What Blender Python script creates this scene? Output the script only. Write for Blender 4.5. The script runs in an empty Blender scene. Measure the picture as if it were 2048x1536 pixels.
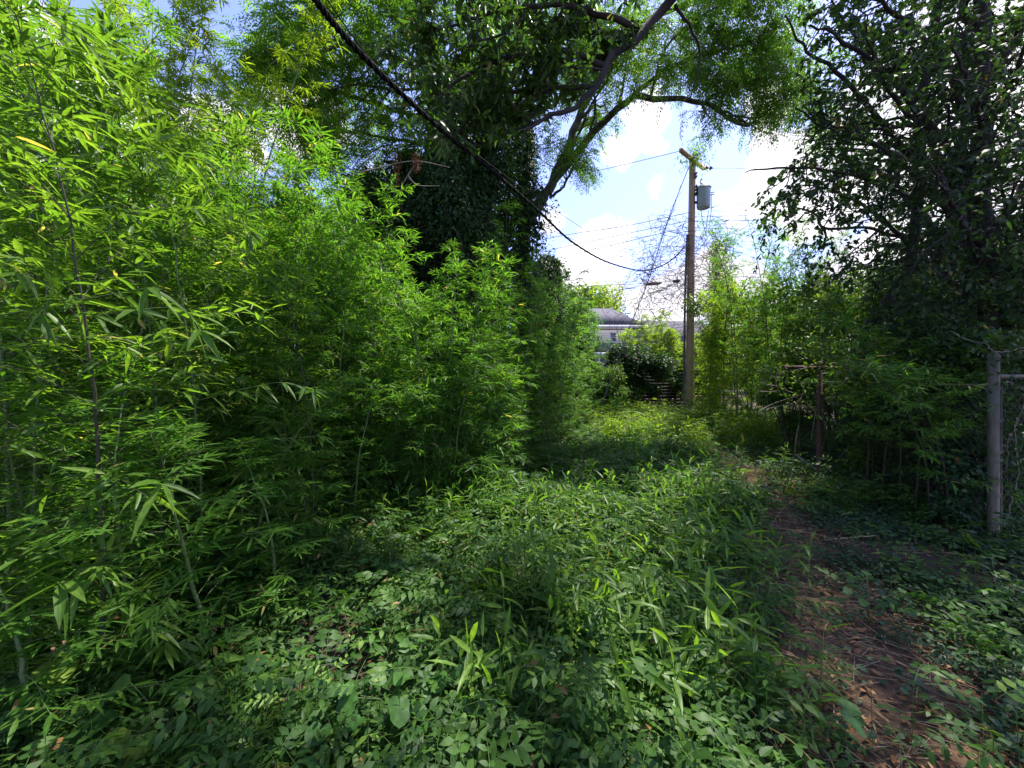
import bpy, math
import numpy as np

# ------------------------------------------------------------------ camera
F, HY, CAMH = 769.0, 755.0, 1.6          # focal length and horizon of the photograph, camera height in metres
S = bpy.context.scene
cam = bpy.data.objects.new("camera", bpy.data.cameras.new("camera"))
S.collection.objects.link(cam)
cam.location = (0, 0, CAMH)
cam.rotation_euler = (math.radians(90), 0, 0)
cam.data.sensor_width = 36
cam.data.lens = 36 * F / 2048
cam.data.shift_y = (HY - 768) / 2048
cam.data.clip_start = 0.05
cam.data.clip_end = 2000
S.camera = cam

def D(px, py):
    v = np.array([(px - 1024) / F, 1.0, (HY - py) / F])
    return v / np.linalg.norm(v)

def P(px, py, Y):
    return np.array([(px - 1024) / F * Y, Y, CAMH + (HY - py) / F * Y])

# ------------------------------------------------------------------ sky, sun, exposure
SUN_EL, SUN_AZ = math.radians(63), math.radians(54)     # azimuth measured from the view direction to the right
world = bpy.data.worlds.new("World")
S.world = world
world.use_nodes = True
nt = world.node_tree
N, L = nt.nodes, nt.links
bg = N["Background"]
sky = N.new("ShaderNodeTexSky")
sky.sky_type = 'NISHITA'
sky.sun_disc = False
sky.sun_elevation = SUN_EL
sky.sun_rotation = SUN_AZ
sky.air_density = 1.0
sky.dust_density = 0.6
tc = N.new("ShaderNodeTexCoord")
BLOBS = [(1188, 488, .085), (1150, 545, .10), (1235, 470, .045), (1110, 440, .05), (1225, 500, .06),
         (1330, 615, .12), (1420, 560, .09), (1290, 600, .05), (1230, 590, .04), (1480, 600, .12),
         (1500, 400, .07), (1570, 330, .11), (1640, 400, .12), (1445, 395, .03), (1700, 300, .12), (1560, 400, .09),
         (1315, 292, .035), (1308, 372, .022), (1290, 235, .07), (1550, 215, .07), (1240, 300, .05),
         (600, 240, .11), (450, 280, .10), (300, 340, .12), (1900, 200, .2), (2000, 450, .22), (840, 480, .2),
         (1780, 620, .2), (60, 330, .3)]
def vmath(op, a, b):
    n = N.new("ShaderNodeVectorMath"); n.operation = op
    L.new(a, n.inputs[0])
    if isinstance(b, (tuple, list, np.ndarray)): n.inputs[1].default_value = tuple(b)
    else: L.new(b, n.inputs[1])
    return n
def smath(op, a, b):
    n = N.new("ShaderNodeMath"); n.operation = op
    for i, q in enumerate((a, b)):
        if isinstance(q, (int, float)): n.inputs[i].default_value = q
        else: L.new(q, n.inputs[i])
    return n.outputs[0]
nz = N.new("ShaderNodeTexNoise"); nz.inputs["Scale"].default_value = 11; nz.inputs["Detail"].default_value = 10; nz.inputs["Roughness"].default_value = .62
L.new(tc.outputs["Generated"], nz.inputs["Vector"])
field = None
for px, py, r in BLOBS:
    d = vmath('DISTANCE', tc.outputs["Generated"], D(px, py)).outputs["Value"]
    v = smath('DIVIDE', smath('SUBTRACT', r * .74, d), 0.06)
    field = v if field is None else smath('MAXIMUM', field, v)
nz3 = N.new("ShaderNodeTexNoise"); nz3.inputs["Scale"].default_value = 2.3; nz3.inputs["Detail"].default_value = 4
L.new(tc.outputs["Generated"], nz3.inputs["Vector"])
field = smath('MAXIMUM', field, smath('MULTIPLY', smath('SUBTRACT', nz3.outputs["Fac"], .66), 4.0))
field = smath('ADD', field, smath('MULTIPLY', smath('SUBTRACT', nz.outputs["Fac"], .5), 2.2))
mr = N.new("ShaderNodeMapRange"); mr.inputs["From Min"].default_value = -.05; mr.inputs["From Max"].default_value = .26
L.new(field, mr.inputs["Value"])
nz2 = N.new("ShaderNodeTexNoise"); nz2.inputs["Scale"].default_value = 14; nz2.inputs["Detail"].default_value = 4
L.new(tc.outputs["Generated"], nz2.inputs["Vector"])
cr = N.new("ShaderNodeValToRGB")
cr.color_ramp.elements[0].position = .35; cr.color_ramp.elements[0].color = (2.3, 2.25, 2.7, 1)
cr.color_ramp.elements[1].position = .55; cr.color_ramp.elements[1].color = (3.3, 3.2, 3.35, 1)
L.new(nz2.outputs["Fac"], cr.inputs["Fac"])
tint = N.new("ShaderNodeMix"); tint.data_type = 'RGBA'; tint.blend_type = 'MULTIPLY'; tint.inputs["Factor"].default_value = 1
L.new(sky.outputs["Color"], tint.inputs["A"]); tint.inputs["B"].default_value = (.70, .62, .82, 1)
mx = N.new("ShaderNodeMix"); mx.data_type = 'RGBA'
L.new(mr.outputs["Result"], mx.inputs["Factor"]); L.new(tint.outputs["Result"], mx.inputs["A"]); L.new(cr.outputs["Color"], mx.inputs["B"])
L.new(mx.outputs["Result"], bg.inputs["Color"])
bg.inputs["Strength"].default_value = 0.15

sun = bpy.data.objects.new("sun", bpy.data.lights.new("sun", 'SUN'))
S.collection.objects.link(sun)
sun.data.energy = 3.4
sun.data.angle = math.radians(.9)
sun.data.color = (1.0, .95, .85)
sd = np.array([math.sin(SUN_AZ) * math.cos(SUN_EL), math.cos(SUN_AZ) * math.cos(SUN_EL), math.sin(SUN_EL)])
from mathutils import Vector
sun.rotation_euler = Vector(sd).to_track_quat('Z', 'Y').to_euler()
S.view_settings.view_transform = 'Standard'
S.view_settings.look = 'None'
S.view_settings.exposure = 1.78
S.view_settings.gamma = 1
S.cycles.max_bounces = 8
S.cycles.diffuse_bounces = 5
S.cycles.transmission_bounces = 4
S.cycles.glossy_bounces = 2
S.cycles.use_denoising = True
S.cycles.sample_clamp_indirect = 6

# ------------------------------------------------------------------ helpers
R = np.random.default_rng(11)
col = S.collection
UP = np.array([0., 0., 1.])

def nrm(a): return a / np.maximum(np.linalg.norm(a, axis=-1, keepdims=True), 1e-9)
def gz(x, y):
    return .045 * np.sin(x * .9 + 1.3) * np.cos(y * .7) + .025 * np.sin(x * 2.3 + y * 1.7) + .012 * np.sin(x * 5.1 - y * 4.3)
def G(x, y, dz=0.): return np.array([x, y, float(gz(x, y)) + dz])
def ongr(px, Y): x = (px - 1024) / F * Y; return G(x, Y)

class Geo:
    def __init__(s): s.V, s.T, s.A, s.n = [], [], [], 0
    def add(s, V, T, A=None):
        V = np.asarray(V, np.float32).reshape(-1, 3); T = np.asarray(T, np.int64).reshape(-1, 3)
        s.V.append(V); s.T.append(T + s.n); s.n += len(V)
        s.A.append(np.zeros((len(V), 4), np.float32) if A is None else np.asarray(A, np.float32).reshape(-1, 4))
        return s
    def mesh(s, name, mat, smooth=False):
        V, T, A = np.concatenate(s.V), np.concatenate(s.T), np.concatenate(s.A)
        me = bpy.data.meshes.new(name)
        me.vertices.add(len(V)); me.vertices.foreach_set("co", V.ravel())
        me.loops.add(len(T) * 3); me.loops.foreach_set("vertex_index", T.ravel().astype(np.int32))
        me.polygons.add(len(T)); me.polygons.foreach_set("loop_start", np.arange(0, len(T) * 3, 3, dtype=np.int32))
        if smooth: me.polygons.foreach_set("use_smooth", np.ones(len(T), bool))
        me.update(calc_edges=True)
        at = me.attributes.new("lf", 'FLOAT_COLOR', 'POINT'); at.data.foreach_set("color", A.ravel())
        me.materials.append(mat)
        return me

def obj(name, geo, mat=None, parent=None, smooth=False):
    me = geo.mesh(name, mat, smooth) if isinstance(geo, Geo) else geo
    o = bpy.data.objects.new(name, me); col.objects.link(o)
    if parent is not None: o.parent = parent
    return o
def tag(o, label, cat, group=None):
    o["label"] = label; o["category"] = cat
    if group: o["group"] = group
    return o
def thing(name, label, cat, loc=(0, 0, 0), group=None, rz=0.):
    o = bpy.data.objects.new(name, None); col.objects.link(o); o.empty_display_size = .1
    o.location = tuple(float(c) for c in loc); o.rotation_euler = (0, 0, rz)
    return tag(o, label, cat, group)
def struct(o, kind='structure'): o["kind"] = kind; return o

# leaf shapes: x across, y along, z up
def tmpl(prof, fold=.12, curl=0.):
    """prof: list of (y, halfwidth) between base and tip"""
    v = [(0, 0, 0)]; t = []
    for y, w in prof: v += [(-w, y, fold * w * 2), (0, y, 0), (w, y, fold * w * 2)]
    v.append((0, 1, 0)); k = len(v) - 1
    t += [(0, 2, 1), (0, 3, 2)]
    for i in range(len(prof) - 1):
        a = 1 + 3 * i; b = a + 3
        t += [(a, a + 1, b + 1), (a, b + 1, b), (a + 1, a + 2, b + 2), (a + 1, b + 2, b + 1)]
    a = 1 + 3 * (len(prof) - 1)
    t += [(a, a + 1, k), (a + 1, a + 2, k)]
    return np.array(v, float), np.array(t)
LANCE = tmpl([(.12, .36), (.38, .5), (.72, .34)], .22)
DIAM = (np.array([(0, 0, 0), (-.5, .38, .12), (.5, .38, .12), (0, 1, 0)], float), np.array([(0, 3, 1), (0, 2, 3)]))
OVATE = tmpl([(.1, .33), (.34, .5), (.68, .34)], .18)
OVAL2 = (np.array([(0, 0, 0), (-.5, .35, .1), (.5, .35, .1), (-.36, .7, .06), (.36, .7, .06), (0, 1, 0)], float),
         np.array([(0, 2, 1), (1, 2, 4), (1, 4, 3), (3, 4, 5)]))
def heart():
    v = [(0, .12, 0)]; ring = []
    for i in range(17):
        a = math.pi * 2 * i / 16 - math.pi / 2
        r = .5 * (1 - .28 * math.exp(-((abs(a + math.pi / 2) if a < math.pi / 2 else abs(a - 1.5 * math.pi)) / .45) ** 2))
        x, y = r * math.cos(a), .48 + r * math.sin(a) * (1.05 if math.sin(a) > 0 else .95)
        if abs(a - math.pi / 2) < .3: y += .05
        ring.append((x, y, .16 * abs(x) + .05 * math.sin(a * 5)))
    mid = [(0, .4, 0), (0, .75, .01)]
    v = ring[:16] + [(0, .45, -.02)]
    t = [(16, i, (i + 1) % 16) for i in range(16)]
    return np.array(v, float), np.array(t)
HEART = heart()

def leaves(g, T, pos, d, up, Ln, W, droop=.15, rnd=None, kind=0.):
    tv, tt = T
    n, k = len(pos), len(tv)
    if n == 0: return
    y = nrm(d); x = nrm(np.cross(y, up)); z = np.cross(x, y)
    Ln = np.broadcast_to(Ln, n)[:, None, None]; W = np.broadcast_to(W, n)[:, None, None]
    droop = np.broadcast_to(droop, n)[:, None]
    V = pos[:, None] + x[:, None] * tv[None, :, :1] * W + y[:, None] * tv[None, :, 1:2] * Ln + z[:, None] * tv[None, :, 2:] * W
    V[:, :, 2] -= droop * tv[None, :, 1] ** 2 * Ln[:, :, 0]
    if rnd is None: rnd = R.random(n)
    A = np.empty((n, k, 4), np.float32)
    A[..., 0] = np.broadcast_to(rnd, n)[:, None]; A[..., 1] = np.abs(tv[None, :, 0]) * 2; A[..., 2] = tv[None, :, 1]; A[..., 3] = np.broadcast_to(kind, n)[:, None]
    g.add(V, tt[None] + (np.arange(n) * k)[:, None, None], A)

def tubes(g, Pt, Rd, sides=5, cap=False):
    Pt = np.asarray(Pt, float)
    if Pt.ndim == 2: Pt = Pt[None]; Rd = np.asarray(Rd, float)[None]
    m, n = Pt.shape[:2]
    Rd = np.broadcast_to(Rd, (m, n))
    tan = nrm(np.gradient(Pt, axis=1))
    ov = nrm(Pt[:, -1] - Pt[:, 0])
    ref = np.where(np.abs(ov[:, 2:3]) > .8, np.array([[1., 0, 0]]), np.array([[0, 0, 1.]]))[:, None]
    a = nrm(np.cross(tan, ref)); b = np.cross(tan, a)
    th = np.arange(sides) * 2 * math.pi / sides
    V = Pt[:, :, None] + Rd[:, :, None, None] * (a[:, :, None] * np.cos(th)[:, None] + b[:, :, None] * np.sin(th)[:, None])
    i = np.arange(n - 1)[:, None] * sides; j = np.arange(sides)[None]; j2 = (j + 1) % sides
    q = np.stack([i + j, i + j2, i + sides + j2, i + j, i + sides + j2, i + sides + j], -1).reshape(-1, 3)
    Tt = [q]
    if cap:
        for base in (0, (n - 1) * sides):
            Tt.append(np.array([(base, base + s, base + s + 1) for s in range(1, sides - 1)]))
    q = np.concatenate(Tt)
    A = np.zeros((m, n, sides, 4)); A[..., 0] = R.random(m)[:, None, None]; A[..., 2] = np.linspace(0, 1, n)[None, :, None]
    g.add(V, q[None] + (np.arange(m) * n * sides)[:, None, None], A)

def boxg(g, c, s, rz=0.):
    c = np.asarray(c, float); h = np.asarray(s, float) / 2
    v = np.array([(x, y, z) for x in (-1, 1) for y in (-1, 1) for z in (-1, 1)]) * h
    cs, sn = math.cos(rz), math.sin(rz)
    v = np.stack([v[:, 0] * cs - v[:, 1] * sn, v[:, 0] * sn + v[:, 1] * cs, v[:, 2]], 1) + c
    f = [(0, 1, 3, 2), (4, 6, 7, 5), (0, 4, 5, 1), (2, 3, 7, 6), (0, 2, 6, 4), (1, 5, 7, 3)]
    t = [q for a, b, c2, d in f for q in ((a, b, c2), (a, c2, d))]
    A = np.zeros((8, 4)); A[:, 0] = R.random()
    g.add(v, t, A)

def crv(pts, n=24):
    """smooth curve (Catmull-Rom) through points, n samples"""
    p = np.asarray(pts, float)
    if len(p) == 2: return p[0] + (p[1] - p[0]) * np.linspace(0, 1, n)[:, None]
    q = np.vstack([2 * p[0] - p[1], p, 2 * p[-1] - p[-2]])
    ss = np.linspace(0, len(p) - 1 - 1e-6, n); i = ss.astype(int); t = (ss - i)[:, None]
    a, b, c, d = q[i], q[i + 1], q[i + 2], q[i + 3]
    return .5 * (2 * b + (c - a) * t + (2 * a - 5 * b + 4 * c - d) * t ** 2 + (3 * b - a - 3 * c + d) * t ** 3)

def spawn(Pp, Rp, k, lr, ang=(35, 75), up=.1, n=6, rf=.55, tmin=.25, tmax=1., bend=.25, grav=0.):
    """k children from every parent polyline, all arrays"""
    m, n0 = Pp.shape[:2]
    idx = np.repeat(np.arange(m), k); c = len(idx)
    t = (tmin + (tmax - tmin) * R.random(c)) * (n0 - 1.001); i = t.astype(int); f = (t - i)[:, None]
    pos = Pp[idx, i] * (1 - f) + Pp[idx, i + 1] * f
    tan = nrm(Pp[idx, i + 1] - Pp[idx, i])
    r0 = (Rp[idx, i] * (1 - f[:, 0]) + Rp[idx, i + 1] * f[:, 0]) * rf
    pe = nrm(np.cross(tan, R.normal(size=(c, 3))))
    an = np.radians(R.uniform(*ang, c))[:, None]
    d = nrm(tan * np.cos(an) + pe * np.sin(an) + UP * up)
    ln = R.uniform(*lr, c)
    s = np.linspace(0, 1, n)[None, :, None]
    bv = R.normal(size=(c, 1, 3)) * bend
    wig = R.normal(size=(c, n, 3)) * .035 * np.minimum(1, s * 4)
    Pc = pos[:, None] + ln[:, None, None] * (d[:, None] * s + bv * s ** 2 + wig - UP * grav * s ** 2)
    Rc = np.maximum(r0[:, None] * (1 - .75 * s[:, :, 0].repeat(c, 0)), .0015)
    return Pc, Rc

def on_twigs(Pt, k, tmin=.2):
    m, n = Pt.shape[:2]
    idx = np.repeat(np.arange(m), k); c = len(idx)
    t = (tmin + (1 - tmin) * R.random(c)) * (n - 1.001); i = t.astype(int); f = (t - i)[:, None]
    return Pt[idx, i] * (1 - f) + Pt[idx, i + 1] * f, nrm(Pt[idx, i + 1] - Pt[idx, i])

def pinnate(g, pos, d, up, Ln, pairs=4, lf=.06, lw=.02, T=DIAM, droop=.35, rnd=None, ang=58, stem=None):
    """compound leaves: rachis with pairs of leaflets and one at the tip"""
    n = len(pos); y = nrm(d); x = nrm(np.cross(y, up)); z = np.cross(x, y)
    Ln = np.broadcast_to(Ln, n)
    if rnd is None: rnd = R.random(n)
    ts = np.repeat(np.linspace(.28, .92, pairs), 2); sd_ = np.tile([-1., 1.], pairs)
    ts = np.append(ts, 1.); sd_ = np.append(sd_, 0.)
    k = len(ts)
    p = pos[:, None] + y[:, None] * (ts[None, :, None] * Ln[:, None, None]); p[:, :, 2] -= droop * ts[None] ** 2 * Ln[:, None]
    a = math.radians(ang)
    slope = y[:, None] - UP * (2 * droop * ts[None, :, None])
    dd = nrm(slope * np.where(sd_ == 0, 1, math.cos(a))[None, :, None] + x[:, None] * (sd_ * math.sin(a))[None, :, None] + R.normal(size=(n, k, 3)) * .10)
    lw = np.asarray(lw) * np.ones(n)
    size = (1 - .25 * np.abs(ts - .6) / .6)[None] * R.uniform(.85, 1.1, (n, k)) * (np.asarray(lf) * np.ones(n))[:, None]
    leaves(g, T, p.reshape(-1, 3), dd.reshape(-1, 3), np.repeat(z, k, 0), size.ravel(), (size * lw[:, None] / (np.asarray(lf).mean())).ravel(), .12,
           np.clip(np.repeat(rnd, k) + R.normal(size=n * k) * .06, 0, 1))
    if stem is not None:
        s = np.linspace(0, 1, 4)[None, :, None]
        q = pos[:, None] + y[:, None] * s * Ln[:, None, None]; q[:, :, 2] -= droop * s[:, :, 0] ** 2 * Ln[:, None]
        tubes(stem, q, np.full((n, 4), .0012), 3)

# ------------------------------------------------------------------ materials
def newmat(name):
    m = bpy.data.materials.new(name); m.use_nodes = True
    return m, m.node_tree.nodes, m.node_tree.links

def leafmat(name, cols, trans, tw=.45, rough=.5, dead=None, deadcol=(.25, .16, .05), rib=.25, spec=.4):
    """cols: list of (pos, rgb) over the random value of each leaf"""
    m, N, L = newmat(name)
    pb = N["Principled BSDF"]; out = N["Material Output"]
    at = N.new("ShaderNodeAttribute"); at.attribute_name = "lf"
    sp = N.new("ShaderNodeSeparateColor"); L.new(at.outputs["Color"], sp.inputs[0])
    oi = N.new("ShaderNodeObjectInfo")
    add = N.new("ShaderNodeMath"); add.operation = 'MULTIPLY_ADD'; L.new(oi.outputs["Random"], add.inputs[0]); add.inputs[1].default_value = .18
    L.new(sp.outputs[0], add.inputs[2])
    sb = N.new("ShaderNodeMath"); sb.operation = 'SUBTRACT'; L.new(add.outputs[0], sb.inputs[0]); sb.inputs[1].default_value = .09
    rp = N.new("ShaderNodeValToRGB"); e = rp.color_ramp.elements
    e[0].position, e[0].color = cols[0][0], (*cols[0][1], 1)
    e[1].position, e[1].color = cols[-1][0], (*cols[-1][1], 1)
    for p_, c_ in cols[1:-1]:
        q = e.new(p_); q.color = (*c_, 1)
    L.new(sb.outputs[0], rp.inputs[0])
    src = rp.outputs[0]
    # blotches inside the leaf
    tcn = N.new("ShaderNodeTexCoord"); ns = N.new("ShaderNodeTexNoise"); ns.inputs["Scale"].default_value = 40; ns.inputs["Detail"].default_value = 3
    L.new(tcn.outputs["Object"], ns.inputs["Vector"])
    hv = N.new("ShaderNodeHueSaturation"); L.new(src, hv.inputs["Color"])
    mr = N.new("ShaderNodeMapRange"); mr.inputs["To Min"].default_value = .72; mr.inputs["To Max"].default_value = 1.28; mr.inputs["From Min"].default_value = .3; mr.inputs["From Max"].default_value = .7
    L.new(ns.outputs["Fac"], mr.inputs["Value"]); L.new(mr.outputs[0], hv.inputs["Value"])
    src = hv.outputs[0]
    if rib:
        rr = N.new("ShaderNodeMapRange"); rr.inputs["From Min"].default_value = 0; rr.inputs["From Max"].default_value = .16
        rr.inputs["To Min"].default_value = rib; rr.inputs["To Max"].default_value = 0
        L.new(sp.outputs[1], rr.inputs["Value"])
        mm = N.new("ShaderNodeMix"); mm.data_type = 'RGBA'; L.new(rr.outputs[0], mm.inputs["Factor"]); L.new(src, mm.inputs["A"])
        mm.inputs["B"].default_value = (.22, .34, .10, 1); src = mm.outputs["Result"]
    if dead:
        gt = N.new("ShaderNodeMath"); gt.operation = 'GREATER_THAN'; L.new(sp.outputs[0], gt.inputs[0]); gt.inputs[1].default_value = 1 - dead
        md = N.new("ShaderNodeMix"); md.data_type = 'RGBA'; L.new(gt.outputs[0], md.inputs["Factor"]); L.new(src, md.inputs["A"])
        md.inputs["B"].default_value = (*deadcol, 1); src = md.outputs["Result"]
    L.new(src, pb.inputs["Base Color"])
    pb.inputs["Roughness"].default_value = rough; pb.inputs["Specular IOR Level"].default_value = spec
    tr = N.new("ShaderNodeBsdfTranslucent")
    tm = N.new("ShaderNodeMix"); tm.data_type = 'RGBA'; tm.blend_type = 'MULTIPLY'; tm.inputs["Factor"].default_value = 1
    L.new(src, tm.inputs["A"]); tm.inputs["B"].default_value = (*trans, 1)
    L.new(tm.outputs["Result"], tr.inputs["Color"])
    ms = N.new("ShaderNodeMixShader"); ms.inputs[0].default_value = tw
    L.new(pb.outputs[0], ms.inputs[1]); L.new(tr.outputs[0], ms.inputs[2]); L.new(ms.outputs[0], out.inputs["Surface"])
    return m

def woodmat(name, c1, c2, scale=8., stretch=(1, 1, .15), rough=.85, bump=.4, lichen=None):
    m, N, L = newmat(name)
    pb = N["Principled BSDF"]
    tcn = N.new("ShaderNodeTexCoord"); mp = N.new("ShaderNodeMapping"); mp.inputs["Scale"].default_value = stretch
    L.new(tcn.outputs["Object"], mp.inputs[0])
    ns = N.new("ShaderNodeTexNoise"); ns.inputs["Scale"].default_value = scale; ns.inputs["Detail"].default_value = 8; ns.inputs["Roughness"].default_value = .65
    L.new(mp.outputs[0], ns.inputs["Vector"])
    rp = N.new("ShaderNodeValToRGB"); e = rp.color_ramp.elements
    e[0].position, e[0].color, e[1].position, e[1].color = .32, (*c1, 1), .68, (*c2, 1)
    L.new(ns.outputs["Fac"], rp.inputs[0]); src = rp.outputs[0]
    if lichen:
        n2 = N.new("ShaderNodeTexNoise"); n2.inputs["Scale"].default_value = 2.5; n2.inputs["Detail"].default_value = 6; L.new(tcn.outputs["Object"], n2.inputs["Vector"])
        r2 = N.new("ShaderNodeMapRange"); r2.inputs["From Min"].default_value = .52; r2.inputs["From Max"].default_value = .62; L.new(n2.outputs["Fac"], r2.inputs["Value"])
        mm = N.new("ShaderNodeMix"); mm.data_type = 'RGBA'; L.new(r2.outputs[0], mm.inputs["Factor"]); L.new(src, mm.inputs["A"]); mm.inputs["B"].default_value = (*lichen, 1); src = mm.outputs["Result"]
    L.new(src, pb.inputs["Base Color"]); pb.inputs["Roughness"].default_value = rough
    if bump:
        bp = N.new("ShaderNodeBump"); bp.inputs["Strength"].default_value = bump; bp.inputs["Distance"].default_value = .02
        L.new(ns.outputs["Fac"], bp.inputs["Height"]); L.new(bp.outputs[0], pb.inputs["Normal"])
    return m

def plain(name, c, rough=.6, metal=0., var=.15, scale=20.):
    m = woodmat(name, tuple(x * (1 - var) for x in c), tuple(x * (1 + var) for x in c), scale, (1, 1, 1), rough, .1)
    m.node_tree.nodes["Principled BSDF"].inputs["Metallic"].default_value = metal
    return m

M = {}
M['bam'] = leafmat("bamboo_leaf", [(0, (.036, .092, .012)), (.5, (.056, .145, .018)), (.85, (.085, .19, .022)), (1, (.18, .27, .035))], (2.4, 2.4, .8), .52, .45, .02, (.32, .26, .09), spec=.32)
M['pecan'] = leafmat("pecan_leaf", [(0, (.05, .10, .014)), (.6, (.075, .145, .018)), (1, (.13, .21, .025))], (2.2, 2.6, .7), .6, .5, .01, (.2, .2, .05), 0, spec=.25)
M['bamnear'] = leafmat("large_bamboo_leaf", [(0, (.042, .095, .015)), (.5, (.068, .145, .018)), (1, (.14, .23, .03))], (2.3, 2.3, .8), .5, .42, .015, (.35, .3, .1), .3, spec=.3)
M['bamfar'] = leafmat("sun_tinted_bamboo_leaf", [(0, (.09, .16, .014)), (.6, (.14, .22, .02)), (1, (.24, .32, .03))], (2.3, 2.3, .7), .55, .5, .02, (.3, .26, .08), 0, spec=.25)  # brighter, yellower bamboo leaf with the sunlight put into its colour
M['ash'] = leafmat("ash_leaf", [(0, (.045, .08, .014)), (.6, (.065, .12, .02)), (1, (.11, .18, .03))], (2.0, 2.5, .8), .56, .5, .01, (.2, .2, .05), 0, spec=.25)
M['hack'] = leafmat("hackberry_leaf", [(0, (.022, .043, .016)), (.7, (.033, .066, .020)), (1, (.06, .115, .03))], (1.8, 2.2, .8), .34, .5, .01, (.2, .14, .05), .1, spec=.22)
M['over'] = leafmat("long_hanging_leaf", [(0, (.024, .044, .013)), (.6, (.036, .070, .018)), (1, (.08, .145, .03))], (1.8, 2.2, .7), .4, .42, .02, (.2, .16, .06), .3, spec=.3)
M['ivy'] = leafmat("ivy_leaf", [(0, (.020, .042, .014)), (.7, (.032, .068, .020)), (1, (.06, .12, .03))], (1.6, 2.0, .6), .28, .5, .01, (.12, .08, .03), .1, spec=.18)  # dark thick ivy leaf; shade under the crowns is also put into the colour
M['shrub'] = leafmat("shrub_leaf", [(0, (.045, .085, .015)), (.6, (.07, .13, .02)), (1, (.13, .20, .03))], (2.0, 2.1, .8), .42, .5, .01, (.25, .18, .06), .1, spec=.25)
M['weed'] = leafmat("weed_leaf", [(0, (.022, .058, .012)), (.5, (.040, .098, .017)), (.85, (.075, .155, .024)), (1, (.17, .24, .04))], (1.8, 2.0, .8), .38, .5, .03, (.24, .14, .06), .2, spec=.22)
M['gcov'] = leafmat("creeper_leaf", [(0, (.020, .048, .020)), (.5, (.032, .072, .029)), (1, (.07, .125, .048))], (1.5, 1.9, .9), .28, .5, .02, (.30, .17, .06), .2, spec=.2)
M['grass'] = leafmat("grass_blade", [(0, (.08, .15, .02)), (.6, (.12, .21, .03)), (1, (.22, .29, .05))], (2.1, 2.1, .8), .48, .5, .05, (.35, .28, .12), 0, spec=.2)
M['violet'] = leafmat("round_leaf", [(0, (.035, .095, .02)), (.6, (.05, .125, .024)), (1, (.08, .18, .035))], (1.6, 2.0, .7), .32, .5, None, rib=0, spec=.25)
M['lime'] = leafmat("young_lime_leaf", [(0, (.11, .22, .03)), (1, (.18, .30, .05))], (1.8, 1.9, .6), .4, .45, None, rib=.2, spec=.25)
M['dead'] = leafmat("dead_leaf", [(0, (.08, .035, .016)), (.4, (.18, .085, .036)), (.75, (.28, .15, .065)), (1, (.42, .27, .13))], (1.2, 1.0, .8), .15, .75, None, rib=.0, spec=.2)
M['yellow'] = leafmat("yellow_leaf", [(0, (.65, .38, .02)), (1, (.75, .48, .03))], (1.2, 1.2, .8), .2, .5, None, rib=.0)
M['culm'] = woodmat("bamboo_culm", (.06, .11, .03), (.12, .17, .05), 14, (1, 1, .2), .5, .1)
M['culmdark'] = woodmat("dark_culm", (.018, .02, .010), (.05, .045, .02), 14, (1, 1, .2), .6, .2)
M['twig'] = woodmat("twig_bark", (.05, .04, .03), (.11, .085, .06), 20)
M['bark'] = woodmat("tree_bark", (.035, .026, .020), (.10, .075, .055), 14, (1, 1, .25), .9, .7, (.10, .11, .08))
M['barkdark'] = woodmat("shade_darkened_bark", (.012, .010, .009), (.04, .033, .028), 14, (1, 1, .25), .9, .6)  # darker copy of the bark, deep shade put into the colour
M['deadwood'] = woodmat("dead_wood", (.16, .12, .09), (.34, .28, .22), 20, (1, 1, .3), .85, .4)
M['cane'] = woodmat("dry_cane", (.30, .21, .11), (.50, .38, .22), 15, (1, 1, 1), .7, .1)
M['vine'] = woodmat("dry_vine", (.10, .075, .065), (.22, .17, .15), 30)
M['pole'] = woodmat("weathered_pole_wood", (.30, .18, .11), (.56, .38, .26), 12, (4, 4, .12), .85, .4)
M['cable'] = plain("black_cable_jacket", (.010, .010, .012), .9)
M['cable'].node_tree.nodes["Principled BSDF"].inputs["Specular IOR Level"].default_value = .1
M['wire'] = plain("dull_wire", (.10, .10, .12), .5, .3)
M['rust'] = woodmat("rusty_pipe", (.045, .022, .016), (.13, .06, .04), 30, (1, 1, 1), .85, .3)
M['galv'] = woodmat("galvanised_pipe", (.07, .06, .038), (.13, .115, .075), 25, (1, 1, .3), .7, .1, (.10, .10, .07))
M['galv'].node_tree.nodes["Principled BSDF"].inputs["Metallic"].default_value = .15
M['mesh'] = plain("chain_link_wire", (.10, .10, .09), .6, .3)
M['tank'] = plain("grey_transformer_paint", (.33, .38, .38), .45)
M['porc'] = plain("brown_insulator", (.10, .06, .05), .3)
M['dkmetal'] = plain("dark_bracket_metal", (.06, .06, .065), .5, .4)
M['fence'] = woodmat("shade_dark_fence_board", (.009, .007, .006), (.022, .015, .012), 20, (1, 1, 6), .85, .3)  # near-black boards: the shade of the backlit side is put into the colour
M['siding'] = plain("grey_lavender_siding", (.12, .12, .16), .8, var=.05, scale=4)
M['siding2'] = plain("pale_siding", (.20, .21, .23), .8, var=.05, scale=4)
M['brick'] = plain("pale_masonry", (.30, .27, .24), .9, var=.1, scale=6)
M['shingle'] = woodmat("grey_shingle", (.055, .052, .07), (.09, .086, .11), 30, (1, 1, 1), .9, .3)
M['trim'] = plain("white_trim", (.5, .5, .52), .6, var=.03)
M['glass'] = plain("dark_window_glass", (.05, .07, .06), .12)
M['stone'] = plain("grey_stone", (.2, .19, .17), .9)

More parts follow.
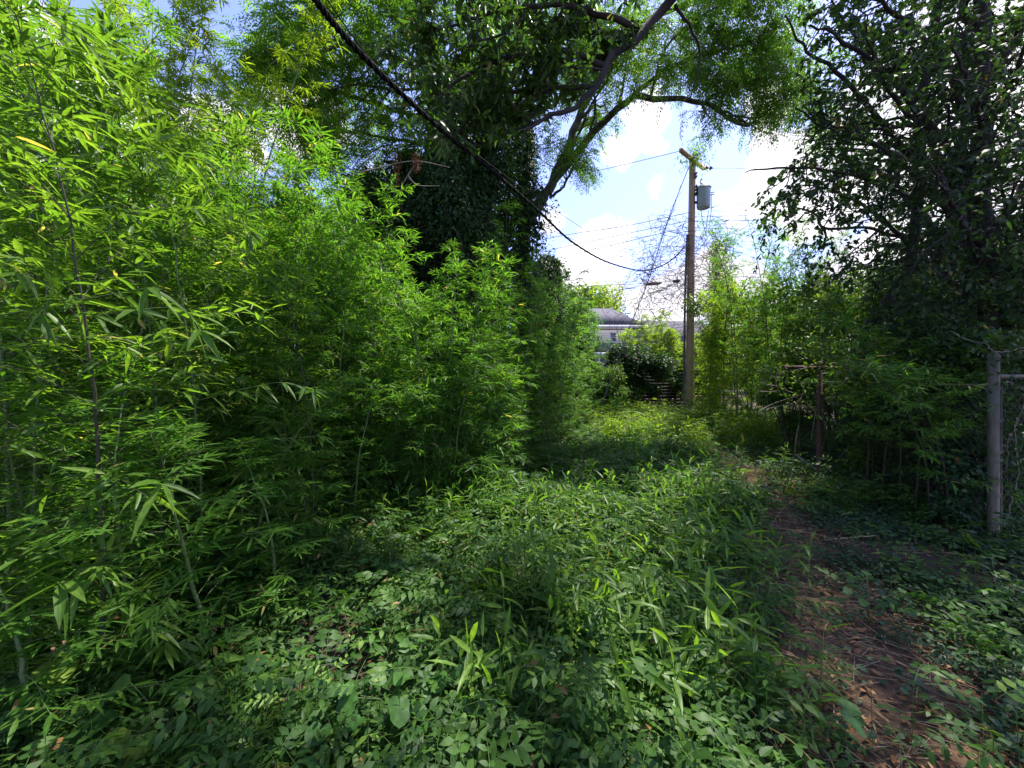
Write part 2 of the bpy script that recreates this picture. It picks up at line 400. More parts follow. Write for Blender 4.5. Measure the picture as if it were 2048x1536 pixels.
def groundmat():
    m, N, L = newmat("soil")
    pb = N["Principled BSDF"]; tcn = N.new("ShaderNodeTexCoord")
    def noise(s, d=8):
        n = N.new("ShaderNodeTexNoise"); n.inputs["Scale"].default_value = s; n.inputs["Detail"].default_value = d; n.inputs["Roughness"].default_value = .7
        L.new(tcn.outputs["Object"], n.inputs["Vector"]); return n.outputs["Fac"]
    rp = N.new("ShaderNodeValToRGB"); e = rp.color_ramp.elements
    e[0].position, e[0].color, e[1].position, e[1].color = .35, (.028, .016, .008, 1), .68, (.10, .058, .028, 1)
    L.new(noise(22), rp.inputs[0])
    r2 = N.new("ShaderNodeMapRange"); r2.inputs["From Min"].default_value = .4; r2.inputs["From Max"].default_value = .65; L.new(noise(1.3), r2.inputs["Value"])
    mm = N.new("ShaderNodeMix"); mm.data_type = 'RGBA'; L.new(r2.outputs[0], mm.inputs["Factor"]); L.new(rp.outputs[0], mm.inputs["A"]); mm.inputs["B"].default_value = (.05, .035, .022, 1)
    L.new(mm.outputs["Result"], pb.inputs["Base Color"]); pb.inputs["Roughness"].default_value = .95
    bp = N.new("ShaderNodeBump"); bp.inputs["Strength"].default_value = .8; bp.inputs["Distance"].default_value = .03; L.new(noise(35), bp.inputs["Height"]); L.new(bp.outputs[0], pb.inputs["Normal"])
    return m
M['soil'] = groundmat()
M['pathsoil'] = woodmat("mulch_path_soil", (.035, .019, .009), (.12, .068, .030), 30, (1, 1, 1), .95, .8)

# ------------------------------------------------------------------ ground and path
def grid_sheet(xs, ys, zoff=0., zf=None):
    X, Y = np.meshgrid(xs, ys); Z = gz(X, Y) + zoff
    far = np.clip((np.hypot(X, Y) - 40) / 30, 0, 1); Z = Z * (1 - far)
    V = np.stack([X, Y, Z], -1).reshape(-1, 3); nx, ny = len(xs), len(ys)
    i, j = np.meshgrid(np.arange(nx - 1), np.arange(ny - 1)); a = (j * nx + i).ravel()
    return V, np.concatenate([np.stack([a, a + 1, a + nx + 1], 1), np.stack([a, a + nx + 1, a + nx], 1)])
ax = np.concatenate([[-900, -300, -120, -60, -30, -18], np.arange(-12, 16.01, .2), [20, 30, 60, 120, 300, 900]])
ay = np.concatenate([[-900, -300, -100, -40, -15], np.arange(-6, 24.01, .2), [28, 35, 45, 60, 100, 300, 900]])
g = Geo().add(*grid_sheet(ax, ay)); struct(obj("ground", g, M['soil'], smooth=True))

PATH = crv([(1.5, .2), (1.85, 1.9), (2.65, 3.5), (3.2, 4.6), (3.9, 6.3), (4.6, 8.5), (5.5, 11.5), (5.9, 14)], 60)
def pathd(x, y):
    x = np.asarray(x, float); y = np.asarray(y, float)
    return np.sqrt(((x[..., None] - PATH[:, 0]) ** 2 + (y[..., None] - PATH[:, 1]) ** 2).min(-1))
pw = .34 + .12 * np.sin(np.arange(60) * .9) + .06 * np.sin(np.arange(60) * 2.3)
tn = nrm(np.gradient(PATH, axis=0)); nn = np.stack([tn[:, 1], -tn[:, 0]], 1)
us = np.linspace(-1, 1, 7)
XY = PATH[:, None] + nn[:, None] * (us[None, :, None] * pw[:, None, None])
V = np.concatenate([XY, (gz(XY[..., 0], XY[..., 1]) + .006)[..., None]], -1).reshape(-1, 3)
i, j = np.meshgrid(np.arange(6), np.arange(59)); a = (j * 7 + i).ravel()
g = Geo().add(V, np.concatenate([np.stack([a, a + 1, a + 8], 1), np.stack([a, a + 8, a + 7], 1)]))
struct(obj("path", g, M['pathsoil'], smooth=True))

# ------------------------------------------------------------------ bamboo
def bamboo(seed, H, lfL, lfW, T=LANCE, lean=.12, low=.08, node=.2, brl=.75, ntw=6, nlf=5, sparse=1., culm_r=None, droopb=.25):
    global R
    keep = R; R = np.random.default_rng(seed)
    cg, lg = Geo(), Geo()
    az = R.uniform(0, 2 * math.pi); dv = np.array([math.cos(az), math.sin(az), 0])
    t = np.linspace(0, 1, 22)
    cp = UP * (t * H)[:, None] + dv * (lean * H * t ** 2.4)[:, None] + np.cumsum(R.normal(size=(22, 3)) * .005 * [1, 1, 0], 0)
    cp[:, 2] -= lean * .35 * H * t ** 5
    r0 = culm_r or .006 + .0022 * H
    cr_ = r0 * (1 - .85 * t)
    tubes(cg, cp, cr_, 7)
    nt_ = np.arange(max(.12, low * H), H * .985, node) / H
    nt_ = np.clip(nt_ + R.normal(size=len(nt_)) * .004, 0, .99)
    # node rings
    ii = nt_ * 21; i0 = ii.astype(int); f = (ii - i0)[:, None]
    npos = cp[i0] * (1 - f) + cp[i0 + 1] * f
    nr = r0 * (1 - .85 * nt_)
    rg = np.stack([npos - UP * .006, npos, npos + UP * .006], 1)
    tubes(cg, rg, np.stack([nr * 1.0, nr * 1.35, nr * 1.0], 1), 7)
    k = 2
    B = np.repeat(np.arange(len(nt_)), k)
    baz = R.uniform(0, 2 * math.pi, len(nt_))[B] + np.tile([0, 2.4], len(nt_)) + np.pi * (B % 2)
    tt = nt_[B]
    bl = brl * np.clip((1 - tt) * 2.2 + .18, 0, 1) * R.uniform(.6, 1.1, len(B)) * np.clip(.55 + tt * 1.6, 0, 1)
    kp = R.random(len(B)) < sparse; B, baz, tt, bl = B[kp], baz[kp], tt[kp], bl[kp]
    el = np.radians(R.uniform(20, 55, len(B)) + 18 * tt)
    bd = np.stack([np.cos(baz) * np.cos(el), np.sin(baz) * np.cos(el), np.sin(el)], 1)
    s = np.linspace(0, 1, 6)[None, :, None]
    bp_ = npos[B][:, None] + bl[:, None, None] * (bd[:, None] * s - UP * droopb * s ** 2.2 + R.normal(size=(len(B), 1, 3)) * .1 * s ** 2)
    tubes(cg, bp_, (.0028 * (1 - .7 * s[:, :, 0])) * np.ones((len(B), 1)), 3)
    tp, td = on_twigs(bp_, ntw, .12)
    # the end of every branch carries a fan too
    tp = np.concatenate([tp, bp_[:, -1]]); td = np.concatenate([td, nrm(bp_[:, -1] - bp_[:, -2])])
    n = len(tp)
    pe = R.normal(size=(n, 3)) * [1, 1, .5]
    d2 = nrm(td * .8 + pe * .6)
    tl = R.uniform(.05, .16, n) * (lfL / .1) ** .5
    q = tp[:, None] + d2[:, None] * tl[:, None, None] * np.linspace(0, 1, 3)[None, :, None]
    tubes(cg, q, np.full((n, 3), .0011), 3)
    m = np.repeat(np.arange(n), nlf)
    fr = np.tile(np.linspace(.45, 1, nlf), n)
    lp = q[m, 0] + (q[m, 2] - q[m, 0]) * fr[:, None]
    sd2 = nrm(np.cross(d2, UP + R.normal(size=(n, 3)) * .2))[m] * np.tile(np.where(np.arange(nlf) % 2 == 0, 1., -1.), n)[:, None]
    ld = nrm(d2[m] * np.tile(np.linspace(.45, 1.2, nlf), n)[:, None] + sd2 * np.tile(np.linspace(1, .25, nlf), n)[:, None] + R.normal(size=(len(m), 3)) * .28 - UP * R.uniform(0, .45, len(m))[:, None])
    ll = lfL * R.uniform(.6, 1.15, len(m)); lw = lfW * (ll / lfL) * R.uniform(.85, 1.15, len(m))
    base = np.repeat(R.random(n) * .5 + .1, nlf) + R.random(len(m)) * .35 + np.where(R.random(len(m)) < .05, .3, 0)
    leaves(lg, T, lp, ld, UP + R.normal(size=(len(m), 3)) * .35, ll, lw, R.uniform(.0, .35, len(m)), np.clip(base, 0, 1))
    R = keep
    return cg, lg

def bam_proto(key, lm, cm, **kw):
    cg, lg = bamboo(**kw)
    return (cg.mesh("culm", cm, True), lg.mesh("foliage", lm))
def place_bam(proto, loc, h_scale, rz, label, group, tilt=(0, 0), hs=None, name="bamboo_plant"):
    t = thing(name, label, "bamboo", loc, group)
    t.rotation_euler = (tilt[0], tilt[1], rz); hs = hs or (h_scale ** .35)
    t.scale = (hs, hs, h_scale)
    for nm, me in zip(("culm", "foliage"), proto):
        c = bpy.data.objects.new(nm, me); col.objects.link(c); c.parent = t
    return t

mid = [bam_proto('mid', M['bam'], M['culm'], seed=100 + i, H=4.4, lfL=.125, lfW=.019, lean=.08 + .03 * i, brl=.74, ntw=6, nlf=5) for i in range(6)]
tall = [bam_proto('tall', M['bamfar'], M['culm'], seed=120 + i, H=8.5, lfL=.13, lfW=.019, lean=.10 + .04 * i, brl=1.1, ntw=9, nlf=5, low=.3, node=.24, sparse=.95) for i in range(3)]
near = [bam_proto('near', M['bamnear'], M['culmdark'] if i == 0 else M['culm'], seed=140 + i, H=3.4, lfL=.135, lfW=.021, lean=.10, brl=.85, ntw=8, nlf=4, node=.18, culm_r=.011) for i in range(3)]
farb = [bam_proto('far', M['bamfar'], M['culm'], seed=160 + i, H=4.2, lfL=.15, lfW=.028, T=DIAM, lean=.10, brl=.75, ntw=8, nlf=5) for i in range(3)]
arch = [bam_proto('arch', M['bam'], M['culmdark'], seed=170 + i, H=3.2, lfL=.12, lfW=.019, lean=.30, brl=.85, ntw=7, nlf=5, low=.30) for i in range(3)]
tall2 = [bam_proto('tall2', M['bam'], M['culmdark'], seed=130 + i, H=7, lfL=.13, lfW=.018, lean=.12 + .05 * i, brl=.9, ntw=5, nlf=5, low=.25, node=.26, sparse=.85) for i in range(2)]
small = [bam_proto('small', M['bam'], M['culm'], seed=180 + i, H=1.5, lfL=.12, lfW=.017, lean=.12, brl=.30, ntw=3, nlf=5, node=.11, culm_r=.004) for i in range(3)]

PT = np.array([(-500, -300), (0, -60), (150, 60), (240, 190), (310, 280), (420, 300), (560, 340), (640, 370), (700, 320), (790, 440), (850, 545), (920, 490), (990, 545),
               (1060, 500), (1120, 535), (1190, 590), (1215, 690), (1300, 760)], float)
FD = np.array([(-400, 2.0), (0, 2.3), (215, 2.8), (300, 3.5), (450, 4.6), (900, 4.8), (1000, 5.3), (1100, 6.9), (1200, 11.0), (1260, 15)], float)
ptop = lambda px: np.interp(px, PT[:, 0], PT[:, 1])
fdep = lambda px: np.interp(px, FD[:, 0], FD[:, 1])
def put(px, Y, top, protos, H0, label, group, rz=None, tl=.06):
    h = CAMH + (HY - top) / F * Y
    loc = ongr(px, Y)
    place_bam(protos[int(R.integers(len(protos)))], loc, h / H0, R.uniform(0, 6.28) if rz is None else rz, label, group, (R.normal() * tl, R.normal() * tl))

ORD = ["first", "second", "third", "fourth", "fifth", "sixth", "seventh", "eighth", "ninth", "tenth", "eleventh", "twelfth", "thirteenth", "fourteenth", "fifteenth", "sixteenth", "seventeenth", "eighteenth", "nineteenth", "twentieth"]
front = [(300, .1, 300), (345, .0, 270), (395, .2, 310), (440, .1, 290), (485, .0, 330), (530, .25, 320), (575, .05, 350), (615, .2, 380), (650, .0, 390), (682, .15, 345), (705, .05, 318),
         (735, .2, 385), (770, .1, 430), (800, .3, 470), (838, .1, 560), (872, .2, 520), (905, .0, 500), (935, .2, 488), (965, .1, 530), (1000, .3, 560)]
cnt = {}
def nth(key):
    cnt[key] = cnt.get(key, -1) + 1
    return ORD[cnt[key]]
for px, dy, top in front:
    if 660 < px < 750: lab, grp = f"{nth('a')} bamboo from the left in the bright pointed clump left of centre", "bamboo in the pointed clump"
    elif 860 < px < 980: lab, grp = f"{nth('b')} bamboo from the left in the lower clump before the vine covered trees", "bamboo in the lower pointed clump"
    else: lab, grp = f"{nth('c')} tall bamboo from the left along the front row of the thicket", "bamboo along the front of the left thicket"
    put(px, float(fdep(px)) + dy, top - (60 if 660 < px < 750 else 20), mid, 4.4, lab, grp, tl=.02)
for k in range(20):
    px = 300 + k * 38
    put(px, float(fdep(px)) - .15 + .3 * (k % 2), float(ptop(px)) + 170 + 90 * R.random(), mid, 4.4, f"{ORD[k]} lower bamboo from the left at the foot of the thicket's front row", "lower bamboo at the foot of the thicket", tl=.04)
for k in range(20):
    px = 330 + k * 38
    Y = float(fdep(px)) - .35 + .3 * R.random()
    place_bam(small[k % 3], ongr(px, Y), R.uniform(.8, 1.25), R.uniform(0, 6), f"{ORD[k]} knee high bamboo shoot from the left along the thicket's edge", "knee high bamboo along the thicket's edge", (R.normal() * .08, R.normal() * .08), hs=1.1, name="young_bamboo")
for px, Y, top in [(1035, 7.6, 530), (1060, 8.2, 500), (1085, 8.8, 510), (1105, 9.3, 540), (1120, 10.2, 560), (1140, 10.6, 560), (1158, 11.2, 570), (1175, 12.2, 590), (1192, 12.8, 600), (1150, 13, 600), (1120, 11.5, 560),
                   (1050, 7.4, 640), (1085, 8.2, 650), (1120, 9.3, 670), (1150, 10.6, 680), (1180, 12, 700)]:
    put(px, Y, top, mid, 4.4, f"{nth('d')} hazy bamboo at the far end of the left thicket, beside the open sky", "bamboo at the far end of the left thicket", tl=.03)
for i in range(84):
    px = R.uniform(120, 1130); Y = float(fdep(px)) + R.uniform(.4, 3.2)
    put(px, Y, float(ptop(px)) + R.uniform(10, 140), mid, 4.4, "bamboo standing deep inside the left thicket, mostly hidden by the front row", "bamboo deep inside the left thicket")
for i in range(20):
    px = -330 + i * 29; Y = R.uniform(2.6, 4.4)
    put(px, Y, float(ptop(px)) + R.uniform(-80, 60), mid, 4.4, f"{ORD[i]} sunny bamboo from the left rising out of frame at the left edge", "bamboo at the left edge")
for px, Y, top in [(205, 6.6, -60), (285, 7.2, 10), (350, 6.8, -90), (420, 7.4, 40), (480, 7.0, -40), (540, 8.0, 60), (160, 7.6, 60), (330, 8.4, 120), (600, 8.6, 150), (240, 7.9, 80), (390, 6.2, -120), (255, 6.0, -60), (310, 5.6, -20), (450, 6.0, -100), (345, 6.4, 60), (500, 6.6, 40), (390, 8.0, -20), (455, 8.8, 90), (520, 7.2, 130)]:
    put(px, Y, top, tall, 8.5, f"{nth('e')} of the tall airy bamboos with feathery tops against blue sky", "tall airy bamboo behind the left thicket", tl=.05)

for px, Y, top in [(960, 7.6, 430), (1005, 8.2, 410), (925, 7.2, 470)]:
    put(px, Y, top, tall2, 7, f"{nth('k')} of the thin dark green bamboos rising before the vine covered trunks", "thin bamboo before the vine covered trunks", tl=.04)
# near plants with big leaves
for k_, (x, y, h, lab) in enumerate([(-1.99, 1.88, 3.3, "large leaved bamboo with a bare dark stem standing in the left foreground"),
                         (-2.95, 2.35, 3.8, "large leaved bamboo at the left edge, behind the dark foreground stem"),
                         (-2.35, 2.9, 3.5, "large leaved bamboo just behind and right of the dark foreground stem"),
                         (-2.05, 1.25, 2.9, "large leaved bamboo nearest the camera, out of focus at the left edge"),
                         (-3.3, 3.1, 4.2, "large leaved bamboo with yellow green top at the upper left edge"),
                         (-3.6, 2.75, 4.6, "large leaved bamboo with dense sunlit leaves, second in from the left edge"),
                         (-2.7, 1.75, 3.9, "large leaved bamboo whose stem stands just outside the left edge"),
                         (-3.0, 3.7, 4.3, "large leaved bamboo deeper in, between the left edge and the dark stem"),
                         (-2.75, 3.0, 4.0, "large leaved bamboo whose tip stands against the blue gap at upper left"),
                         (-1.75, 3.4, 2.6, "large leaved bamboo reaching over the weeds beside the left thicket")]):
    place_bam(near[k_ % 3], G(x, y), h / 3.4, [0.3, 2.1, 4.0, 5.2, 1.2, 3.1, .8, 2.6, 4.4, 5.6][k_], lab, "large leaved bamboo in the left foreground", (0, 0), name="large_leaved_bamboo")

for k, (x, y, h) in enumerate([(-1.75, 2.2, 1.5), (-2.2, 2.3, 1.9), (-2.6, 2.7, 2.2), (-2.3, 3.3, 2.0), (-2.9, 3.4, 2.3), (-1.95, 2.9, 1.7), (-1.6, 2.65, 1.2), (-2.45, 1.95, 1.7), (-3.2, 2.9, 2.4), (-2.4, 3.9, 2.2), (-1.9, 3.6, 1.7), (-3.0, 2.4, 2.0), (-1.6, 3.9, 1.6), (-1.95, 1.55, 1.0)]):
    place_bam(mid[k % 6], G(x, y), h / 4.4, k * 1.7, f"{ORD[k]} of the chest high bamboos filling in around the dark foreground stem", "chest high bamboo in the left foreground", (R.normal() * .1, R.normal() * .1), hs=.8)
# individual sprays of the nearest plant that hang in front of the thicket
def spray(pts, Y0, Y1, fans, lf, seed):
    """a thin branch through picture points with fans of big leaves"""
    pp = np.array([P(x, y, Y0 + (Y1 - Y0) * i / (len(pts) - 1)) for i, (x, y) in enumerate(pts)])
    c = crv(pp, 14); cg, lg = Geo(), Geo()
    tubes(cg, c, np.linspace(.003, .0012, 14), 4)
    rr = np.random.default_rng(seed)
    for f in fans:
        i = f * 12.9; a = int(i); p0 = c[a] + (c[a + 1] - c[a]) * (i - a); tn_ = nrm(c[a + 1] - c[a])
        k = 4 if f > .9 else 3
        sdv = nrm(np.cross(tn_, UP)); w = np.linspace(-1, 1, k)
        d = nrm(tn_ * .8 + sdv * w[:, None] * .9 + np.array([0, -.1, -.35]) + rr.normal(size=(k, 3)) * .35)
        leaves(lg, LANCE, np.repeat(p0[None], k, 0), d, UP + rr.normal(size=(k, 3)) * .5, lf * rr.uniform(.75, 1.15, k), lf * .16 * rr.uniform(.85, 1.2, k), .25, rr.random(k) * .9)
    return cg, lg
sp_lab = ["drooping bamboo spray with a star of grey green leaves in front of the left thicket", "horizontal bamboo spray at eye level reaching in from the left edge",
          "bamboo spray pointing right with narrow leaves, at mid height left of centre", "lower bamboo spray pointing right, just above the dark gap",
          "bamboo spray with three long pointed leaves above the weeds at lower left", "bamboo spray with two hanging broad leaves near the bottom left stem",
          "small bamboo spray with curved lime leaves high on the left", "withered pale bamboo spray high on the left"]
for i, (pts, Y0, Y1, fans, lf) in enumerate([
        ([(130, 640), (230, 625), (330, 615), (375, 625), (402, 662)], 2.0, 1.75, (.15, .35, .55, .75, 1), .17),
        ([(-60, 640), (60, 620), (150, 602), (240, 585), (300, 575)], 1.7, 1.7, (.3, .5, .75, 1), .19),
        ([(400, 800), (480, 780), (560, 765), (630, 780)], 2.6, 2.5, (.1, .3, .5, .7, .9, 1), .15),
        ([(380, 930), (480, 890), (560, 878), (640, 872)], 2.7, 2.6, (.1, .3, .5, .75, 1), .13),
        ([(216, 1010), (270, 990), (325, 968)], 1.9, 1.65, (.4, .7, 1), .19),
        ([(210, 1090), (160, 1130), (122, 1165)], 1.8, 1.45, (.5, 1), .2),
        ([(330, 520), (400, 490), (480, 458), (500, 462)], 3.0, 2.8, (.3, .6, 1), .17),
        ([(240, 330), (290, 318), (320, 322)], 2.4, 2.3, (.5, 1), .13)]):  # short spray added for the glare on a near leaf, usual leaf colour
    t = thing("bamboo_spray", sp_lab[i], "bamboo", P(*pts[0], Y0))
    cg, lg = spray([(x, y) for x, y in pts], Y0, Y1, fans, lf, 300 + i)
    for nm, gg, mm in (("stem", cg, M['culm']), ("foliage", lg, M['bamnear'])):
        o = obj(nm, gg, mm, t); o.location = -t.location

# right side bamboo
rb = []
for px, Y, top, lab, grp in (
        [(px, Y, top, f"sunlit bamboo right of the utility pole, {ORD[i]} in its clump", "sunlit bamboo beside the utility pole") for i, (px, Y, top) in enumerate(
         [(1402, 12.6, 640), (1418, 12.0, 600), (1440, 12.4, 560), (1455, 11.6, 580), (1478, 12.2, 550), (1500, 11.4, 560), (1425, 13.6, 560), (1398, 15.0, 660), (1465, 14, 540), (1445, 11.0, 700), (1520, 12.0, 550)])]):
    put(px, Y, top, farb, 4.2, lab, grp, tl=.04)
for px, Y, top in [(1475, 10.6, 430), (1560, 10.2, 440), (1600, 9.6, 470), (1530, 9.8, 560), (1575, 9.2, 520), (1620, 8.9, 480), (1650, 8.6, 500), (1510, 10.6, 520), (1690, 8.2, 520), (1730, 7.9, 540),
                   (1640, 9.6, 450), (1700, 9.2, 450), (1545, 11.2, 500)]:
    put(px, Y, top, mid, 4.4, f"{nth('f')} dark stemmed bamboo behind the rusty post on the right", "bamboo behind the rusty post", tl=.05)
for px, Y, top in [(1710, 6.9, 640), (1770, 6.6, 660), (1820, 6.3, 650), (1860, 6.0, 700), (1760, 7.4, 560), (1830, 7.2, 560), (1790, 5.8, 740), (1880, 6.6, 640), (1830, 5.5, 760), (1870, 5.2, 770), (1660, 6.9, 720), (1600, 7.5, 740)]:
    put(px, Y, top, mid, 4.4, f"{nth('g')} shaded bamboo growing over the wire fence right of the rusty post", "shaded bamboo over the wire fence", tl=.08)
for px, Y, top in [(1730, 5.0, 610), (1762, 4.75, 640), (1795, 4.55, 600), (1830, 4.3, 640), (1862, 4.1, 660), (1745, 5.3, 560), (1890, 4.0, 700)]:
    put(px, Y, top, arch, 3.2, f"{nth('h')} from the left of the bamboos drooping before the wire fence on the right", "bamboo drooping before the wire fence", tl=.08)
for px, Y, top in [(1470, 10.8, 405), (1500, 11.5, 430), (1445, 12, 450), (1540, 10.4, 425), (1585, 9.8, 440), (1420, 13, 500)]:
    put(px, Y, top, tall2, 7, f"{nth('m')} of the thin bamboos whose bare tips stand against the white cloud at right", "thin bamboo tips against the cloud", tl=.04)
# young bamboo standing free in the weeds
for px, Y, top, lab in [(945, 4.6, 905, "slim young bamboo standing alone in front of the thicket, left of centre"), (1350, 7.4, 860, "low bluish green bushy bamboo beside the path"),
                        (1245, 12.6, 775, "small lit bamboo shoot before the dark bush, left of the fence"), (1310, 13.2, 815, "small lit bamboo shoot before the slatted fence"),
                        (1385, 11.5, 800, "young bamboo at the foot of the utility pole"), (1225, 11.5, 800, "young lit bamboo at the edge of the far clearing"),
                        (1000, 4.9, 930, "young bamboo at the foot of the lower pointed clump"), (1100, 6.3, 880, "young bamboo with blue green leaves before the far end of the thicket"),
                        (1180, 8.5, 850, "young bamboo on the left side of the clearing"), (1415, 10, 830, "young bamboo on the right of the clearing below the lit clump")]:
    h = CAMH + (HY - top) / F * Y
    place_bam(small[int(R.integers(3))], ongr(px, Y), h / 1.5, R.uniform(0, 6), lab, "young free standing bamboo", (R.normal() * .04, R.normal() * .04), hs=1.0, name="young_bamboo")

# ------------------------------------------------------------------ trees
def tree(name, label, base, limbs, mats, leaf, levels, trunk_sides=10, group=None, extra=None, keep=None):
    """limbs: list of (points, r0, r1); levels: spawn settings per generation; leaf(g, twigs) puts the leaves"""
    t = thing(name, label, "tree", base, group)
    wood, br, lf = Geo(), Geo(), Geo()
    P0, R0 = [], []
    for n_, (pts, r0, r1) in enumerate(limbs):
        c = crv(pts, 20); c[1:-1] += R.normal(size=(18, 3)) * min(.03, r0 * .3)
        rr = np.linspace(r0, r1, 20)
        tubes(wood if n_ == 0 else br, c, rr, trunk_sides)
        if n_ > 0: P0.append(c); R0.append(rr)
    Pc, Rc = np.array(P0), np.array(R0)
    allt = []
    for li, kw in enumerate(levels):
        Pc, Rc = spawn(Pc, Rc, **kw)
        if keep is not None:
            kk = keep(Pc[:, -1]); Pc, Rc = Pc[kk], Rc[kk]
        tubes(br, Pc, Rc, 5 if li == 0 else 3)
    leaf(lf, Pc)
    for nm, gg, mm, sm in (("trunk", wood, mats[0], True), ("limbs", br, mats[0], True), ("crown", lf, mats[1], False)):
        o = obj(nm, gg, mm, t, sm); o.location = -t.location
    return t

def ash_leaf(nper, L0=.2, lf=.075, T=DIAM):
    def f(g, tw):
        p, d = on_twigs(tw, nper, .15)
        dd = nrm(d * .5 + R.normal(size=p.shape) * [.8, .8, .35] - UP * .1)
        pinnate(g, p, dd, UP + R.normal(size=p.shape) * .3, L0 * R.uniform(.7, 1.15, len(p)), 4, lf, lf * .3, T, .45)
    return f
def simple_leaf(nper, L0, W0, T=OVAL2, hang=.3, spread=.7):
    def f(g, tw):
        p, d = on_twigs(tw, nper, .1)
        dd = nrm(d * .5 + R.normal(size=p.shape) * [spread, spread, spread * .6] - UP * hang)
        s = R.uniform(.65, 1.15, len(p))
        leaves(g, T, p, dd, UP + R.normal(size=p.shape) * .6, L0 * s, W0 * s, R.uniform(.05, .3, len(p)))
    return f

# big compound leaved tree whose arching limb crosses the open sky
lp = lambda pts: [P(*q) for q in pts]
tree("ash_tree", "large tree with a long arching limb crossing the open sky above the utility pole", ongr(1035, 12), [
    ([ongr(1035, 12), P(1036, 700, 12), P(1040, 540, 12), P(1052, 450, 12), P(1088, 392, 12)], .30, .17),
    (lp([(1088, 392, 12), (1135, 330, 11.8), (1180, 270, 11.5), (1225, 225, 11.2), (1262, 192, 11), (1300, 197, 10.8), (1345, 203, 10.5), (1400, 208, 10.2), (1440, 222, 10), (1478, 248, 9.8), (1512, 240, 9.6)]), .13, .03),
    (lp([(1095, 385, 12), (1130, 310, 12), (1160, 230, 12), (1200, 150, 11.8), (1240, 60, 11.5), (1280, -60, 11)]), .15, .06),
    (lp([(1052, 450, 12), (1050, 330, 12.2), (1040, 200, 12.5), (1030, 60, 12.5), (1020, -90, 12)]), .15, .06),
    (lp([(1240, 60, 11.5), (1320, 30, 11), (1400, 0, 10.5), (1480, -40, 10)]), .06, .03),
    (lp([(1262, 192, 11), (1330, 140, 10.5), (1410, 110, 10), (1480, 90, 9.6), (1540, 60, 9.2)]), .05, .02),
    (lp([(1100, 395, 12), (1125, 375, 11.6), (1150, 330, 11.3), (1170, 300, 11.2)]), .05, .015),
    (lp([(1440, 222, 10), (1450, 180, 9.9), (1470, 150, 9.8)]), .02, .008),
    (lp([(1135, 330, 11.8), (1160, 260, 11), (1195, 190, 10.5), (1240, 120, 10), (1290, 60, 9.6)]), .04, .012),
    (lp([(1180, 270, 11.5), (1190, 200, 10.6), (1160, 120, 10), (1130, 40, 9.6)]), .04, .012),
    (lp([(1300, 197, 10.8), (1330, 100, 10.2), (1390, 40, 9.8), (1470, 0, 9.4), (1540, -20, 9.2)]), .04, .012),
    (lp([(1400, 208, 10.2), (1450, 180, 9.8), (1510, 160, 9.4), (1570, 150, 9.0)]), .04, .015),
    ], (M['bark'], M['ash']), ash_leaf(11, .30, .105),
    [dict(k=12, lr=(.9, 2.1), up=.1, grav=.2, tmin=.3), dict(k=8, lr=(.4, .95), up=0, grav=.3, n=5), ],
    keep=lambda e: ~(((e[:, 0] / e[:, 1] * F + 1024) > 1215) & ((e[:, 0] / e[:, 1] * F + 1024) < 1340) & ((HY - (e[:, 2] - CAMH) / e[:, 1] * F) > 262)) & ((HY - (e[:, 2] - CAMH) / e[:, 1] * F) < np.where((e[:, 0] / e[:, 1] * F + 1024) > 1300, 285, 385)))

# olive, backlit tree above the thicket
tree("pecan_tree", "olive green backlit tree with brown limbs spreading over the left thicket", ongr(900, 10), [
    ([ongr(900, 10), P(905, 600, 10), P(915, 420, 10), P(925, 300, 10)], .22, .13),
    (lp([(925, 300, 10), (908, 200, 9.6), (905, 155, 9.4), (830, 125, 9.0), (760, 105, 8.8), (690, 95, 8.5), (600, 112, 8.2), (540, 130, 8)]), .10, .03),
    (lp([(905, 155, 9.4), (850, 100, 9.2), (800, 50, 9), (775, -10, 8.8), (765, -100, 8.6)]), .07, .04),
    (lp([(925, 330, 10), (860, 250, 10), (760, 212, 9.6), (690, 190, 9.2), (620, 172, 9), (560, 140, 8.8)]), .08, .03),
    (lp([(908, 200, 9.6), (940, 100, 9.4), (960, 0, 9.2), (980, -120, 9)]), .08, .04),
    (lp([(925, 330, 10), (850, 290, 9.6), (770, 275, 9.2), (690, 262, 9), (610, 262, 8.8)]), .05, .015),
    (lp([(905, 155, 9.4), (820, 180, 9.0), (720, 170, 8.6), (630, 180, 8.3)]), .04, .015),
    (lp([(690, 95, 8.5), (640, 40, 8.3), (600, -30, 8.1)]), .04, .02),
    ], (M['bark'], M['pecan']), ash_leaf(9, .28, .105),
    [dict(k=16, lr=(.8, 2.0), up=.1, grav=.15, tmin=.1), dict(k=9, lr=(.4, .9), up=0, grav=.25, n=5)])

